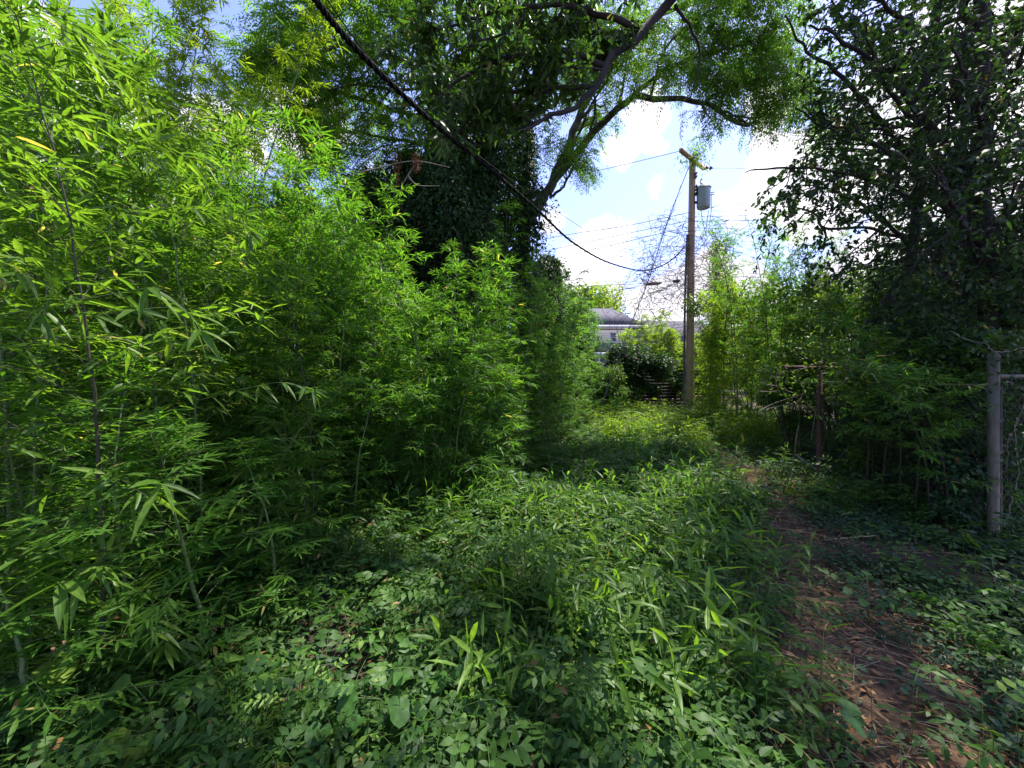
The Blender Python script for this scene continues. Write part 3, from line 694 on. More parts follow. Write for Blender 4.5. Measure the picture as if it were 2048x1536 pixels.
# near branch with long hanging leaves; its trunk stands behind the camera
tree("overhanging_tree", "near tree with a dark limb and long hanging leaves filling the top middle", G(3.1, -1.8), [
    ([G(3.1, -1.8), (3.0, -1.6, 2.5), (2.7, -1.0, 5.0), (2.5, .4, 6.6)], .22, .13),
    ([(2.5, .4, 6.6), (3.3, 2.6, 7.0), P(1350, -20, 4.5), P(1300, 50, 4.5), P(1220, 130, 4.4), P(1190, 175, 4.3), P(1140, 215, 4.2), P(1085, 240, 4.1), P(1045, 262, 4.0)], .07, .012),
    (lp([(1290, 62, 4.5), (1200, 25, 4.5), (1120, 10, 4.4), (1020, 20, 4.3), (930, 40, 4.2), (850, 70, 4.1)]), .04, .01),
    (lp([(1215, 135, 4.4), (1130, 100, 4.4), (1040, 110, 4.3), (950, 140, 4.2), (880, 190, 4.1), (840, 250, 4.0)]), .035, .008),
    (lp([(1190, 175, 4.3), (1110, 175, 4.4), (1010, 190, 4.4), (940, 240, 4.3), (890, 290, 4.2)]), .03, .008),
    (lp([(1300, 50, 4.5), (1250, 70, 4.6), (1130, 60, 4.8), (1000, 70, 4.9), (900, 110, 4.9)]), .03, .01),
    (lp([(1140, 215, 4.2), (1060, 250, 4.3), (980, 280, 4.4), (930, 320, 4.4)]), .02, .006),
    ([(2.5, .4, 6.6), (3.0, 2.5, 7.3), (3.2, 4.0, 7.7), (3.3, 5.2, 8.2)], .07, .02),  # this and the next overhead limbs: unseen, added to shade the foreground
    ([(2.5, .4, 6.6), (1.4, 2.0, 7.4), (.4, 3.4, 7.8), (-.6, 4.4, 8.2)], .07, .02),
    ([(2.5, .4, 6.6), (4.0, 2.0, 7.2), (5.0, 3.4, 7.6), (5.6, 4.6, 8.2)], .07, .02),
    ([(3.0, 2.5, 7.3), (2.0, 3.6, 7.7), (1.3, 5.0, 8.3)], .04, .015),
    ([(4.0, 2.0, 7.2), (4.2, 3.4, 7.6), (4.6, 4.8, 8.4)], .04, .015),
    (lp([(1350, 10, 4.6), (1400, 100, 4.9), (1380, 200, 5.0)]), .02, .006),
    ], (M['barkdark'], M['over']), simple_leaf(10, .12, .042, OVATE, .45, .8),
    [dict(k=19, lr=(.35, .9), up=-.02, grav=.15, tmin=.15, rf=.4), dict(k=9, lr=(.15, .42), up=0, grav=.15, n=4, tmin=.15)],
    keep=lambda e: (e[:, 2] > e[:, 1] + 1.9) | (((HY - (e[:, 2] - CAMH) / np.maximum(e[:, 1], .5) * F) < np.interp(e[:, 0] / np.maximum(e[:, 1], .5) * F + 1024, [560, 700, 800, 950, 1050, 1150, 1330, 1345], [60, 130, 290, 320, 270, 180, 60, -500])) & (e[:, 1] > 3.2)))

# right: broad leaved trees leaning over the wire fence
hk = simple_leaf(12, .078, .040, OVAL2, .35, .8)
tree("hackberry_tree", "tall shaded tree with a straight dark trunk near the right edge", ongr(1968, 5.4), [
    ([ongr(1968, 5.4), P(1968, 700, 5.4), P(1966, 350, 5.3), P(1960, 100, 5.2), P(1950, -250, 5.1)], .17, .05),
    (lp([(1966, 420, 5.3), (1900, 300, 5.2), (1800, 180, 5.1), (1700, 90, 5.0), (1620, 50, 5.0)]), .05, .012),
    (lp([(1964, 300, 5.3), (1880, 120, 5.2), (1780, 20, 5.1), (1680, -40, 5.0)]), .05, .012),
    (lp([(1966, 500, 5.3), (1900, 420, 5.2), (1820, 340, 5.0), (1720, 270, 4.9), (1640, 240, 4.9)]), .04, .01),
    (lp([(1966, 500, 5.3), (2040, 380, 5.2), (2120, 250, 5.1)]), .05, .015),
    (lp([(1962, 200, 5.3), (2040, 60, 5.2), (2100, -60, 5.1)]), .05, .015),
    (lp([(1966, 620, 5.3), (1900, 560, 5.0), (1830, 520, 4.8)]), .03, .01),
    (lp([(1966, 620, 5.3), (2030, 560, 5.0), (2090, 520, 4.8)]), .03, .01),
    (lp([(1966, 660, 5.3), (1920, 640, 4.8), (1880, 640, 4.5)]), .03, .01),
    (lp([(1968, 560, 5.3), (1940, 480, 4.8), (1900, 400, 4.3), (1860, 330, 4.0)]), .04, .01),
    (lp([(1966, 350, 5.3), (1960, 260, 4.7), (1950, 180, 4.2), (1900, 90, 4.0)]), .04, .01),
    (lp([(1966, 450, 5.3), (2020, 440, 4.8), (2060, 420, 4.4), (2100, 350, 4.2)]), .04, .01),
    (lp([(1966, 250, 5.3), (2010, 180, 4.8), (2040, 130, 4.4), (2060, 40, 4.2)]), .04, .01),
    (lp([(1960, 100, 5.2), (1900, -60, 5.4), (1800, -180, 5.6), (1650, -260, 5.8)]), .05, .02),
    ], (M['barkdark'], M['hack']), hk,
    [dict(k=15, lr=(.5, 1.3), up=.05, grav=.1, tmin=.1), dict(k=9, lr=(.25, .65), up=0, grav=.2, n=5)],
    keep=lambda e: ((e[:, 0] / np.maximum(e[:, 1], .5) * F + 1024) > 1570))
tree("leaning_tree", "slender crooked tree left of the shaded trunk, its pointed leaves spread over the sky", ongr(1690, 6.6), [
    ([ongr(1690, 6.6), P(1716, 700, 6.3), P(1760, 620, 6.1), P(1828, 500, 5.9), P(1836, 300, 5.7), P(1850, 150, 5.6), P(1890, -40, 5.4)], .085, .05),
    (lp([(1836, 330, 5.7), (1760, 240, 5.5), (1680, 150, 5.3), (1610, 100, 5.2), (1570, 30, 5.1)]), .04, .01),
    (lp([(1836, 400, 5.8), (1760, 370, 5.4), (1680, 345, 5.2), (1600, 335, 5.0), (1530, 338, 4.9), (1490, 345, 4.9)]), .03, .006),
    (lp([(1840, 250, 5.7), (1760, 160, 5.6), (1700, 60, 5.5), (1650, -20, 5.4)]), .03, .01),
    (lp([(1828, 500, 5.9), (1740, 420, 5.6), (1660, 380, 5.4), (1600, 370, 5.3)]), .03, .008),
    (lp([(1836, 300, 5.7), (1720, 280, 5.5), (1640, 250, 5.3), (1590, 215, 5.2)]), .03, .008),
    (lp([(1850, 150, 5.6), (1930, 60, 5.8), (2010, -20, 6.0)]), .03, .01),
    ], (M['barkdark'], M['hack']), hk,
    [dict(k=13, lr=(.35, .95), up=.0, grav=.15, tmin=.2), dict(k=8, lr=(.2, .5), up=0, grav=.25, n=5)],
    keep=lambda e: ((e[:, 0] / e[:, 1] * F + 1024) > 1585) | (((HY - (e[:, 2] - CAMH) / e[:, 1] * F) > 325) & ((e[:, 0] / e[:, 1] * F + 1024) > 1485)))
tree("canopy_tree", "broad tree farther back whose shaded crown closes the sky at the upper right", G(9.6, 8.2), [
    ([G(9.6, 8.2), (9.4, 8.1, 3), (9.3, 8.0, 6)], .25, .16),
    ([(9.3, 8, 5), (8.2, 7.6, 6.5), (7.2, 7.2, 7.5), (6.2, 7, 8.2)], .1, .02),
    ([(9.3, 8, 6), (9.2, 7.6, 8), (8.8, 7.2, 9.5), (8.0, 7, 10.5)], .1, .03),
    ([(9.3, 8, 4), (8.2, 7.8, 5), (7.3, 7.4, 5.4), (6.7, 7.2, 5.6)], .08, .02),
    ([(9.3, 8, 5.5), (10.4, 7.5, 6.5), (11, 7, 7.5)], .08, .02),
    ([(9.3, 8, 4), (9.8, 7.3, 4.6), (9.6, 6.6, 5)], .06, .02),
    ([(9.3, 8, 3), (8.6, 7.6, 3.6), (8.0, 7.3, 3.8)], .06, .02),
    ([(9.3, 8, 6), (8.4, 9.2, 7), (7.8, 10, 7.6)], .08, .02),
    ], (M['barkdark'], M['hack']), simple_leaf(9, .09, .05, OVAL2, .35, .8),
    [dict(k=18, lr=(.8, 1.9), up=.05, grav=.1, tmin=.1), dict(k=11, lr=(.35, .8), up=0, grav=.2, n=5)],
    keep=lambda e: ((e[:, 0] / np.maximum(e[:, 1], .5) * F + 1024) > 1600))

# dead limb sticking out over the bamboo
g = Geo(); t0 = P(1832, 472, 5.9)
tubes(g, crv(lp([(1832, 472, 5.9), (1780, 470, 5.85), (1735, 455, 5.8), (1650, 457, 5.7), (1635, 432, 5.7), (1605, 418, 5.65), (1565, 413, 5.6)]), 24) - t0, np.linspace(.03, .009, 24), 7, True)
tubes(g, crv([P(1648, 457, 5.7), P(1652, 475, 5.7), P(1645, 490, 5.7)], 6) - t0, np.linspace(.02, .008, 6), 5, True)
tubes(g, crv([P(1700, 456, 5.75), P(1690, 440, 5.75), P(1692, 425, 5.75)], 6) - t0, np.linspace(.01, .004, 6), 5, True)
o = obj("dead_limb", g, M['bark'], smooth=True); o.location = t0; tag(o, "bare dead limb curving up against the white cloud from the leaning tree", "branch")

# ------------------------------------------------------------------ vine covered columns and shrubs
def shell(g, n, fn, T, Lf, Wf, hang=.5, depth=.15):
    """leaves over an irregular upright column: fn(theta, h) -> radius"""
    th = R.uniform(0, 2 * math.pi, n); h = R.random(n)
    r, z, cx, cy = fn(th, h)
    r = r * (1 - depth * R.random(n) ** 1.5)
    p = np.stack([cx + r * np.cos(th), cy + r * np.sin(th), z], 1) + R.normal(size=(n, 3)) * min(.12, depth * .18)
    out = np.stack([np.cos(th), np.sin(th), np.zeros(n)], 1)
    d = nrm(out * .55 + R.normal(size=(n, 3)) * .55 - UP * hang)
    s = R.uniform(.6, 1.2, n)
    leaves(g, T, p, d, out + UP * .6 + R.normal(size=(n, 3)) * .4, Lf * s, Wf * s, .1)
def lumpy(seed, amp=.35):
    rr = np.random.default_rng(seed); ph = rr.uniform(0, 6.28, 8)
    def f(th, h):
        return 1 + amp * (np.sin(th * 2 + ph[0] + h * 7) * .4 + np.sin(th * 3 + ph[1] - h * 13) * .35 + np.sin(h * 19 + ph[2] + th) * .35 + np.sin(h * 37 + th * 4 + ph[3]) * .2)
    return f
def vine_column(name, label, base, H, r0, n, mat, Lf=.08, Wf=.05, trunk_r=.12, taper=.4, T=OVAL2, seed=1, cat="tree", group=None, trunkmat=None, lean=(0, 0), amp=.45):
    t = thing(name, label, cat, base, group)
    w, g = Geo(), Geo()
    lz = np.linspace(0, H, 12)
    tubes(w, np.stack([lean[0] * (lz / H) ** 1.5, lean[1] * (lz / H) ** 1.5, lz], 1), np.linspace(trunk_r, trunk_r * .5, 12), 8, True)
    lm = lumpy(seed, amp)
    def fn(th, h):
        r = r0 * lm(th, h) * (1 - taper * h) * np.clip((1 - h) * 12, .05, 1) ** .5
        return np.abs(r), h * H * 1.02, lean[0] * h ** 1.5, lean[1] * h ** 1.5
    shell(g, n, fn, T, Lf, Wf, depth=.55)
    if r0 > .4: shell(g, n // 5, lambda th, h: (fn(th, h)[0] * .62, *fn(th, h)[1:]), T, Lf * 1.9, Wf * 2.6, depth=.3)
    obj("trunk", w, trunkmat or M['bark'], t, True); obj("foliage", g, mat, t)
    return t
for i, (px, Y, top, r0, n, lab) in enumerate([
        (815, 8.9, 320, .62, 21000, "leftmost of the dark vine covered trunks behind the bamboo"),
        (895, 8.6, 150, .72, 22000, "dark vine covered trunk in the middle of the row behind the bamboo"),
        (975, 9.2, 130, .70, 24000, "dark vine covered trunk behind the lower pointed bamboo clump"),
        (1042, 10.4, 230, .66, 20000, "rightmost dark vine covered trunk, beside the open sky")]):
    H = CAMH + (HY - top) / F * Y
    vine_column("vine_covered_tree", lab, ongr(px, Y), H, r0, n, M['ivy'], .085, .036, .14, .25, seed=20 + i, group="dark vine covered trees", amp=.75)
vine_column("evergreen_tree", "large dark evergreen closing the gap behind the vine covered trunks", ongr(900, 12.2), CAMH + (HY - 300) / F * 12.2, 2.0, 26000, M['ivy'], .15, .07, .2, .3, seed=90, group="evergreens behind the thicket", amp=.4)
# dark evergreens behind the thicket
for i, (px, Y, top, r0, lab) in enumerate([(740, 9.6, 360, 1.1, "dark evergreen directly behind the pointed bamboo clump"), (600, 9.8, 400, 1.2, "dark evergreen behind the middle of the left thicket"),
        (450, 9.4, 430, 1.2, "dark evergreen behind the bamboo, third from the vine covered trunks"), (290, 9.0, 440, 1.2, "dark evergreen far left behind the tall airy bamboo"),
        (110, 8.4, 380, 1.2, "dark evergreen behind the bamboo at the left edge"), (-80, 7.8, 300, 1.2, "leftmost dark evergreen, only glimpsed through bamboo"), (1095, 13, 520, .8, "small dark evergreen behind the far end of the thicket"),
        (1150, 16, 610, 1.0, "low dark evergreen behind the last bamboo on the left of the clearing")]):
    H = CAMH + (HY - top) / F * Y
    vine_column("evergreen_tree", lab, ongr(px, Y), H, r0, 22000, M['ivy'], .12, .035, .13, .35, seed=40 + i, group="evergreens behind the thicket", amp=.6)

def shrub(name, label, base, size, n, mat, Lf, Wf, T=OVAL2, lumps=14, stems=10, group=None, seed=0, cat="shrub", hang=.2, pin=False, shellp=.5):
    """rounded lumps of leaves on stems; size=(rx, ry, height)"""
    t = thing(name, label, cat, base, group); rr = np.random.default_rng(seed)
    w, g = Geo(), Geo(); rx, ry, H = size
    c = np.stack([rr.normal(size=lumps) * .42 * rx, rr.normal(size=lumps) * .42 * ry, H * (.22 + .70 * rr.random(lumps) ** .8)], 1)
    lr = rr.uniform(.28, .5, lumps) * min(rx, ry, H)
    k = rr.integers(0, lumps, n)
    v = nrm(rr.normal(size=(n, 3))); p = c[k] + v * (lr[k] * (1 - shellp * rr.random(n) ** 1.4))[:, None] * [1, 1, .85]
    p += rr.normal(size=(n, 3)) * .05
    ok = p[:, 2] > .03; p, v, n = p[ok], v[ok], int(ok.sum())
    d = nrm(v * .7 + rr.normal(size=(n, 3)) * .6 - UP * hang)
    s = rr.uniform(.65, 1.2, n)
    if pin: pinnate(g, p, d, UP + rr.normal(size=(n, 3)) * .3, Lf * 3 * s, 4, Lf, Wf, DIAM)
    else: leaves(g, T, p, d, v + UP * .7 + rr.normal(size=(n, 3)) * .4, Lf * s, Wf * s, .12, rr.random(n))
    st = [crv([(rr.normal() * .08, rr.normal() * .08, 0), (q[0] * .4, q[1] * .4, q[2] * .5), q], 8) for q in c[:stems]]
    tubes(w, np.array(st), np.tile(np.linspace(.02, .006, 8), (len(st), 1)), 5)
    obj("stems", w, M['bark'], t, True); obj("foliage", g, mat, t)
    return t
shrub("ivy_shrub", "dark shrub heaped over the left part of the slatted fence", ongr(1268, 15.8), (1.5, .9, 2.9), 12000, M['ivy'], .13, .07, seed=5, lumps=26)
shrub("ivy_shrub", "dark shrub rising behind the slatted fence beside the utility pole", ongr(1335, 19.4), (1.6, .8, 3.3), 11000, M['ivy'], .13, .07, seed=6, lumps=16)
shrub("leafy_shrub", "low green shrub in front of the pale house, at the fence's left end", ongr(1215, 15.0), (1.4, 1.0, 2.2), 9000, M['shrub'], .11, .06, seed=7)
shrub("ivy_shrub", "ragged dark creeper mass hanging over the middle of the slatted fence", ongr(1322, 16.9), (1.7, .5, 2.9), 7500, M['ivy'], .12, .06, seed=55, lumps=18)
for i in range(12):
    place_bam(farb[i % 3], ongr(1258 + i * 9.5, 17.9 + .3 * (i % 3)), (3.7 + (.9 if 3 < i < 7 else .1 * (i % 3))) / 4.2, i * 1.3, f"{ORD[i]} from the left of the sunlit feathery bamboos rising over the slatted fence", "bamboo over the slatted fence", hs=1.2)
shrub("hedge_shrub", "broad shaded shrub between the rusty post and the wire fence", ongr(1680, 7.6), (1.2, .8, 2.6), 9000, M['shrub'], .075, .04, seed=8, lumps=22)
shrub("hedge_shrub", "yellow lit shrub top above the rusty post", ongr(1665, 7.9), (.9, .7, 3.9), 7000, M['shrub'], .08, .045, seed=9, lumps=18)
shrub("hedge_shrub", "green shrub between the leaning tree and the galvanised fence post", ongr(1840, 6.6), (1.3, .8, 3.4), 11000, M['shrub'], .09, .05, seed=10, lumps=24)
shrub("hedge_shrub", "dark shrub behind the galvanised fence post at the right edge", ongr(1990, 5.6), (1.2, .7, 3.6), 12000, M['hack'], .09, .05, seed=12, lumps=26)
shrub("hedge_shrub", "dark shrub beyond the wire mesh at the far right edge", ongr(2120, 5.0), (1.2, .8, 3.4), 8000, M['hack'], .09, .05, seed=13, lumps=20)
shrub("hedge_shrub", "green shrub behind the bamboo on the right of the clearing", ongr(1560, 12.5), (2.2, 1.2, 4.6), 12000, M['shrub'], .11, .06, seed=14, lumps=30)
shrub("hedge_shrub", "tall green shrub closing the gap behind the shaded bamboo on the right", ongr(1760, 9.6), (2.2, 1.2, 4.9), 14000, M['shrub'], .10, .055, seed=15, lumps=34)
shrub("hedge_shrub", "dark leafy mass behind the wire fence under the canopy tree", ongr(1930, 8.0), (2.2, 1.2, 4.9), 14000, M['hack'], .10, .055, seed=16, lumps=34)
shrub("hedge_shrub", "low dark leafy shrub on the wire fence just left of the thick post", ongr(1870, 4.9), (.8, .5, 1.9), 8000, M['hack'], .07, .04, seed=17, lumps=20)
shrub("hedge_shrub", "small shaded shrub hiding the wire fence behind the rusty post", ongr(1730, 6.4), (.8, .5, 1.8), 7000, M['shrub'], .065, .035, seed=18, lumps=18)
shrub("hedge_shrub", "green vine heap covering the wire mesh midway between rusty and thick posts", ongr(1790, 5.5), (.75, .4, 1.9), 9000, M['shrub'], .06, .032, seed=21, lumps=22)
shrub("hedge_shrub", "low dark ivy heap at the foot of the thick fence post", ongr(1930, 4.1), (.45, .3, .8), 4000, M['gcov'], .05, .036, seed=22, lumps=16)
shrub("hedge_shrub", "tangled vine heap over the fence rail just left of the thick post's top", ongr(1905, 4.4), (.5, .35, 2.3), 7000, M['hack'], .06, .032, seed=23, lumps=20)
shrub("hedge_shrub", "small lit shrub on the fence line left of the rusty post", ongr(1575, 8.2), (.8, .6, 2.0), 7000, M['shrub'], .07, .035, seed=19, lumps=18)
shrub("hedge_shrub", "round green shrub far right of the utility pole beyond the bamboo", ongr(1500, 17), (2.4, 1.4, 4.2), 12000, M['shrub'], .13, .06, seed=24, lumps=28)
shrub("hedge_shrub", "green shrub at the far right behind the fence line bamboo", ongr(1640, 14), (2.6, 1.4, 5.0), 12000, M['shrub'], .13, .06, seed=25, lumps=28)
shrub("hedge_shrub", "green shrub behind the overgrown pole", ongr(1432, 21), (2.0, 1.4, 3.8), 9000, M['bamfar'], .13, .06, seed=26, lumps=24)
# far sunlit tree by the house and others closing the horizon
def far_tree(label, px, Y, top, rx, mat, seed, n=14000, Lf=.34):
    H = CAMH + (HY - top) / F * Y
    t = shrub("broadleaf_tree", label, ongr(px, Y), (rx, rx, H), n, mat, Lf, Lf * .6, seed=seed, lumps=34, stems=14, cat="tree", group="trees beyond the clearing")
    return t
far_tree("sunlit yellow green round tree behind the grey house", 1190, 52, 570, 5.5, M['bamfar'], 31)
far_tree("far tree hidden behind the left thicket beside the house", 1080, 48, 560, 6, M['shrub'], 32)
far_tree("far tree to the right of the utility pole behind the bamboo", 1560, 40, 600, 6, M['shrub'], 33)
far_tree("far tree behind the wire fence on the right", 1800, 36, 560, 6, M['shrub'], 34)
far_tree("far tree beyond the thicket left of centre", 820, 40, 520, 6, M['shrub'], 35)
far_tree("far tree beyond the thicket at far left", 400, 34, 480, 6, M['shrub'], 36)

# ------------------------------------------------------------------ house
HYd = 40.0
def hb(x0, x1, y0, y1, z0, z1):
    g = Geo(); boxg(g, ((x0 + x1) / 2, (y0 + y1) / 2, (z0 + z1) / 2), (x1 - x0, y1 - y0, z1 - z0)); return g
hx = lambda px: (px - 1024) / F * HYd
hz_ = lambda py: CAMH + (HY - py) / F * HYd
house = thing("house", "grey lavender two storey house with a dark hip roof seen past the fence", "house", (hx(1180), HYd, 0))
def hpart(nm, g, mat, parent=None, smooth=False):
    o = obj(nm, g, mat, parent or house)
    o.location = -house.location if parent is None else (0, 0, 0)
    return o
hpart("wall", hb(hx(1090), hx(1285), HYd, HYd + 9, 0, hz_(652)), M['siding'])
lx0, lx1, lz = hx(1285), hx(1430), hz_(694)
hpart("wing_wall", hb(lx0, lx1, HYd + 1, HYd + 9, 0, lz), M['siding2'])
g = Geo()   # hip roof
ex0, ex1, ey0, ey1, ez, rz_ = hx(1083), hx(1292), HYd - .5, HYd + 9.5, hz_(652), CAMH + (HY - 617) / F * (HYd + 4.5)
xm0, xm1, ym = (1150 - 1024) / F * (HYd + 4.5), (1222 - 1024) / F * (HYd + 4.5), HYd + 4.5
V = [(ex0, ey0, ez), (ex1, ey0, ez), (ex1, ey1, ez), (ex0, ey1, ez), (xm0, ym, rz_), (xm1, ym, rz_)]
g.add(V, [(0, 1, 5), (0, 5, 4), (1, 2, 5), (2, 3, 4), (2, 4, 5), (3, 0, 4), (0, 3, 2), (0, 2, 1)])
hpart("roof", g, M['shingle'])
g = Geo(); rz2 = CAMH + (HY - 642) / F * (HYd + 3.6)
V = [(lx0, HYd + .4, lz), (lx1 + .5, HYd + .4, lz), (lx1 + .5, HYd + 9.5, lz), (lx0, HYd + 9.5, lz), (lx0, HYd + 3.6, rz2), (lx1 + .5, HYd + 3.6, rz2)]
g.add(V, [(0, 1, 5), (0, 5, 4), (1, 2, 5), (2, 3, 4), (2, 4, 5), (3, 0, 4), (0, 3, 2), (0, 2, 1)])
hpart("wing_roof", g, M['shingle'])
g = Geo(); boxg(g, ((ex0 + ex1) / 2, HYd - .53, ez - .12), (ex1 - ex0, .06, .3)); boxg(g, ((lx0 + lx1) / 2 + .3, HYd + .36, lz - .1), (lx1 - lx0, .06, .22)); hpart("fascia", g, M['trim'])
g = Geo(); boxg(g, ((hx(1090) + hx(1285)) / 2, HYd - .03, hz_(656) - .1), (hx(1285) - hx(1090), .04, .2)); hpart("frieze", g, M['siding2'])
# clapboard lines
g = Geo()
for k in range(30):
    z = .4 + k * .2
    if z < hz_(662): boxg(g, ((hx(1090) + hx(1285)) / 2, HYd - .012, z), (hx(1285) - hx(1090) - .02, .02, .03))
hpart("clapboard", g, M['siding'])
g = Geo()   # porch roof below the first floor window
V = [(hx(1150), HYd - 1.4, hz_(702)), (hx(1256), HYd - 1.4, hz_(702)), (hx(1256), HYd - .005, hz_(686)), (hx(1150), HYd - .005, hz_(686)),
     (hx(1150), HYd - 1.4, hz_(705)), (hx(1256), HYd - 1.4, hz_(705)), (hx(1256), HYd - .005, hz_(705)), (hx(1150), HYd - .005, hz_(705))]
g.add(V, [(0, 1, 2), (0, 2, 3), (4, 6, 5), (4, 7, 6), (0, 4, 5), (0, 5, 1), (1, 5, 6), (1, 6, 2), (0, 3, 7), (0, 7, 4)])
hpart("porch_roof", g, M['shingle'])
g = Geo(); boxg(g, ((hx(1150) + hx(1256)) / 2, HYd - 1.45, hz_(710)), (hx(1256) - hx(1150), .1, .35)); hpart("porch_beam", g, M['trim'])
for px in (1160, 1192, 1218, 1250):
    g = Geo(); boxg(g, (hx(px), HYd - 1.4, hz_(713) / 2 - .05), (.14, .14, hz_(713) - .1)); hpart("porch_post", g, M['trim'])
g = hb(hx(1222), hx(1246), HYd - .05, HYd - .02, .3, hz_(712)); hpart("stone_panel", g, M['brick'])
def window(x0, x1, z0, z1, y):
    g = Geo(); b = .11
    for c, s in ((((x0 + x1) / 2, y - .03, z1), (x1 - x0 + 2 * b, .07, b)), (((x0 + x1) / 2, y - .03, z0), (x1 - x0 + 2 * b, .09, b)),
                 ((x0 - b / 2, y - .03, (z0 + z1) / 2), (b, .06, z1 - z0 - b)), ((x1 + b / 2, y - .03, (z0 + z1) / 2), (b, .06, z1 - z0 - b)),
                 (((x0 + x1) / 2, y - .025, (z0 + z1) / 2), (x1 - x0, .04, .07)), (((x0 + x1) / 2, y - .02, (z0 + 3 * z1) / 4), (.03, .02, (z1 - z0) / 2 - .14)),
                 (((x0 + x1) / 2, y - .022, z0 * .25 + z1 * .75), (x1 - x0, .012, .03))):
        boxg(g, c, s)
    w = hpart("window", g, M['trim'])
    hpart("pane", hb(x0, x1, y - .012, y - .004, z0 + b / 2, z1 - b / 2), M['glass'], w)
window(hx(1222), hx(1231), hz_(684), hz_(666), HYd)
window(hx(1246), hx(1254), hz_(684), hz_(666), HYd)
window(hx(1192), hx(1216), hz_(762), hz_(727), HYd)
window(hx(1160), hx(1180), hz_(762), hz_(727), HYd)

# ------------------------------------------------------------------ slatted fence across the end of the path
fx0, fx1, fy = (1205 - 1024) / F * 17.2, (1425 - 1024) / F * 17.2, 17.2
t = thing("slatted_fence", "dark horizontal slat fence with light gaps at the end of the path", "fence", ((fx0 + fx1) / 2, fy, 0))
w = (fx1 - fx0)
g = Geo()
for k in range(13):
    boxg(g, (0, 0, .14 + k * .145), (w, .025, .118))
obj("slats", g, M['fence'], t)
for k in range(7):
    g = Geo(); boxg(g, (-w / 2 + w * k / 6, .062, 1.0), (.09, .09, 2.0)); obj("post", g, M['fence'], t)

# ------------------------------------------------------------------ utility pole
PY = 14.0
pb_ = ongr(1379, PY); ptp = P(1385, 322, PY)
pole = thing("utility_pole", "weathered wooden utility pole at the end of the path", "utility pole", pb_)
def ppart(nm, g, mat, smooth=True, parent=None):
    o = obj(nm, g, mat, parent or pole, smooth)
    if parent is None: o.location = -pole.location
    return o
g = Geo(); c = crv([pb_ - UP * .1, P(1381, 600, PY), ptp], 20); tubes(g, c, np.linspace(.150, .108, 20), 16, True)
ppart("shaft", g, M['pole'])
# riser board up the left side of the shaft
g = Geo(); tubes(g, crv([P(1367, 815, PY), P(1369.5, 600, PY), P(1374, 470, PY)], 10) + [0, -.02, 0], np.full(10, .04), 6, True); ppart("conduit", g, M['wire'])
# crossarm, turned nearly end on
ca, cb = P(1362, 303, PY - 1.1), P(1408, 338, PY + .9)
ca, cb = P(1361, 300, PY - .25), P(1408, 337, PY - .25)
cc = (ca + cb) / 2
dirc = nrm(np.array([cb[0] - ca[0], 2.0, 0.])); a1, b1 = cc - dirc * 1.08, cc + dirc * 1.08
a1[2], b1[2] = cc[2], cc[2]
# arm ends placed where they show: near end high left, far end low right
a1 = P(1361, 300, PY - 1.0); b1 = np.array([(1408 - 1024) / F * (PY + .45), PY + .45, a1[2]])
b1[2] = CAMH + (HY - 337) / F * (PY + .45); a1[2] = CAMH + (HY - 300) / F * (PY - 1.0)
mid_ = (a1 + b1) / 2
g = Geo(); u = nrm(b1 - a1); sdv = nrm(np.cross(u, UP)); vv = np.cross(sdv, u)
V = [e + sdv * .05 * sx + vv * .065 * sz for e in (a1, b1) for sx, sz in ((-1, -1), (1, -1), (1, 1), (-1, 1))]
g.add(V, [(0, 1, 2), (0, 2, 3), (4, 6, 5), (4, 7, 6), (0, 4, 5), (0, 5, 1), (1, 5, 6), (1, 6, 2), (2, 6, 7), (2, 7, 3), (3, 7, 4), (3, 4, 0)])
ppart("crossarm", g, M['pole'], False)
def insul(p, d, n=2, s=.07, mat=None):
    g = Geo(); d = nrm(np.asarray(d, float)); q = p.copy()
    for k in range(n):
        tubes(g, np.array([q, q + d * s * .2, q + d * s * 1.2, q + d * s * 1.6]), [.01, s * .9, s * .25, .01], 10); q = q + d * s * 1.7
    return g
ppart("insulator", insul(P(1411, 336, PY + .4), (1, 0, -.02), 2, .09), M['porc'])
ppart("insulator", insul(P(1392, 345, PY - .15), (0, 0, -1), 2, .07), M['porc'])
ppart("insulator", insul(P(1393, 388, PY - .12), (0, 0, 1), 3, .07), M['dkmetal'])
# transformer
tr = thing("transformer", "grey cylindrical transformer can mounted on the right of the utility pole", "transformer", P(1407, 419, PY - .25))
tz = lambda py: CAMH + (HY - py) / F * PY
tx = P(1407, 419, PY - .1)
def tpart(nm, g, mat, sm=True): o = obj(nm, g, mat, tr, sm); o.location = -tr.location; return o
g = Geo(); zt, zb = tz(380), tz(419)
tubes(g, np.array([tx * [1, 1, 0] + UP * z for z in (zb, zb + .03, zb + .05, zt - .02, zt)]), [.20, .225, .23, .235, .235], 24, True); tpart("tank", g, M['tank'])
g = Geo(); tubes(g, np.array([tx * [1, 1, 0] + UP * z for z in (zt, zt + .04, zt + .09, zt + .12)]), [.26, .26, .2, .03], 24, True); tpart("lid", g, M['tank'])
for py in (389, 405):
    g = Geo(); p0 = P(1391, py, PY - .08); boxg(g, ((p0[0] + .04), p0[1], p0[2]), (.22, .08, .07)); tpart("bracket", g, M['dkmetal'], False)
g = insul(P(1403, 373, PY - .1), (0, 0, 1), 3, .06); tubes(g, np.array([P(1403, 367, PY - .1), P(1403, 362, PY - .1)]), [.06, .06], 10, True); tpart("bushing", g, M['tank'])
for k in range(2):
    g = Geo(); p0 = P(1419, 386 + 4 * k, PY - .15); tubes(g, np.array([p0, p0 + [.16, -.03, .02]]), [.02, .015], 8, True); tpart("terminal", g, M['dkmetal'])

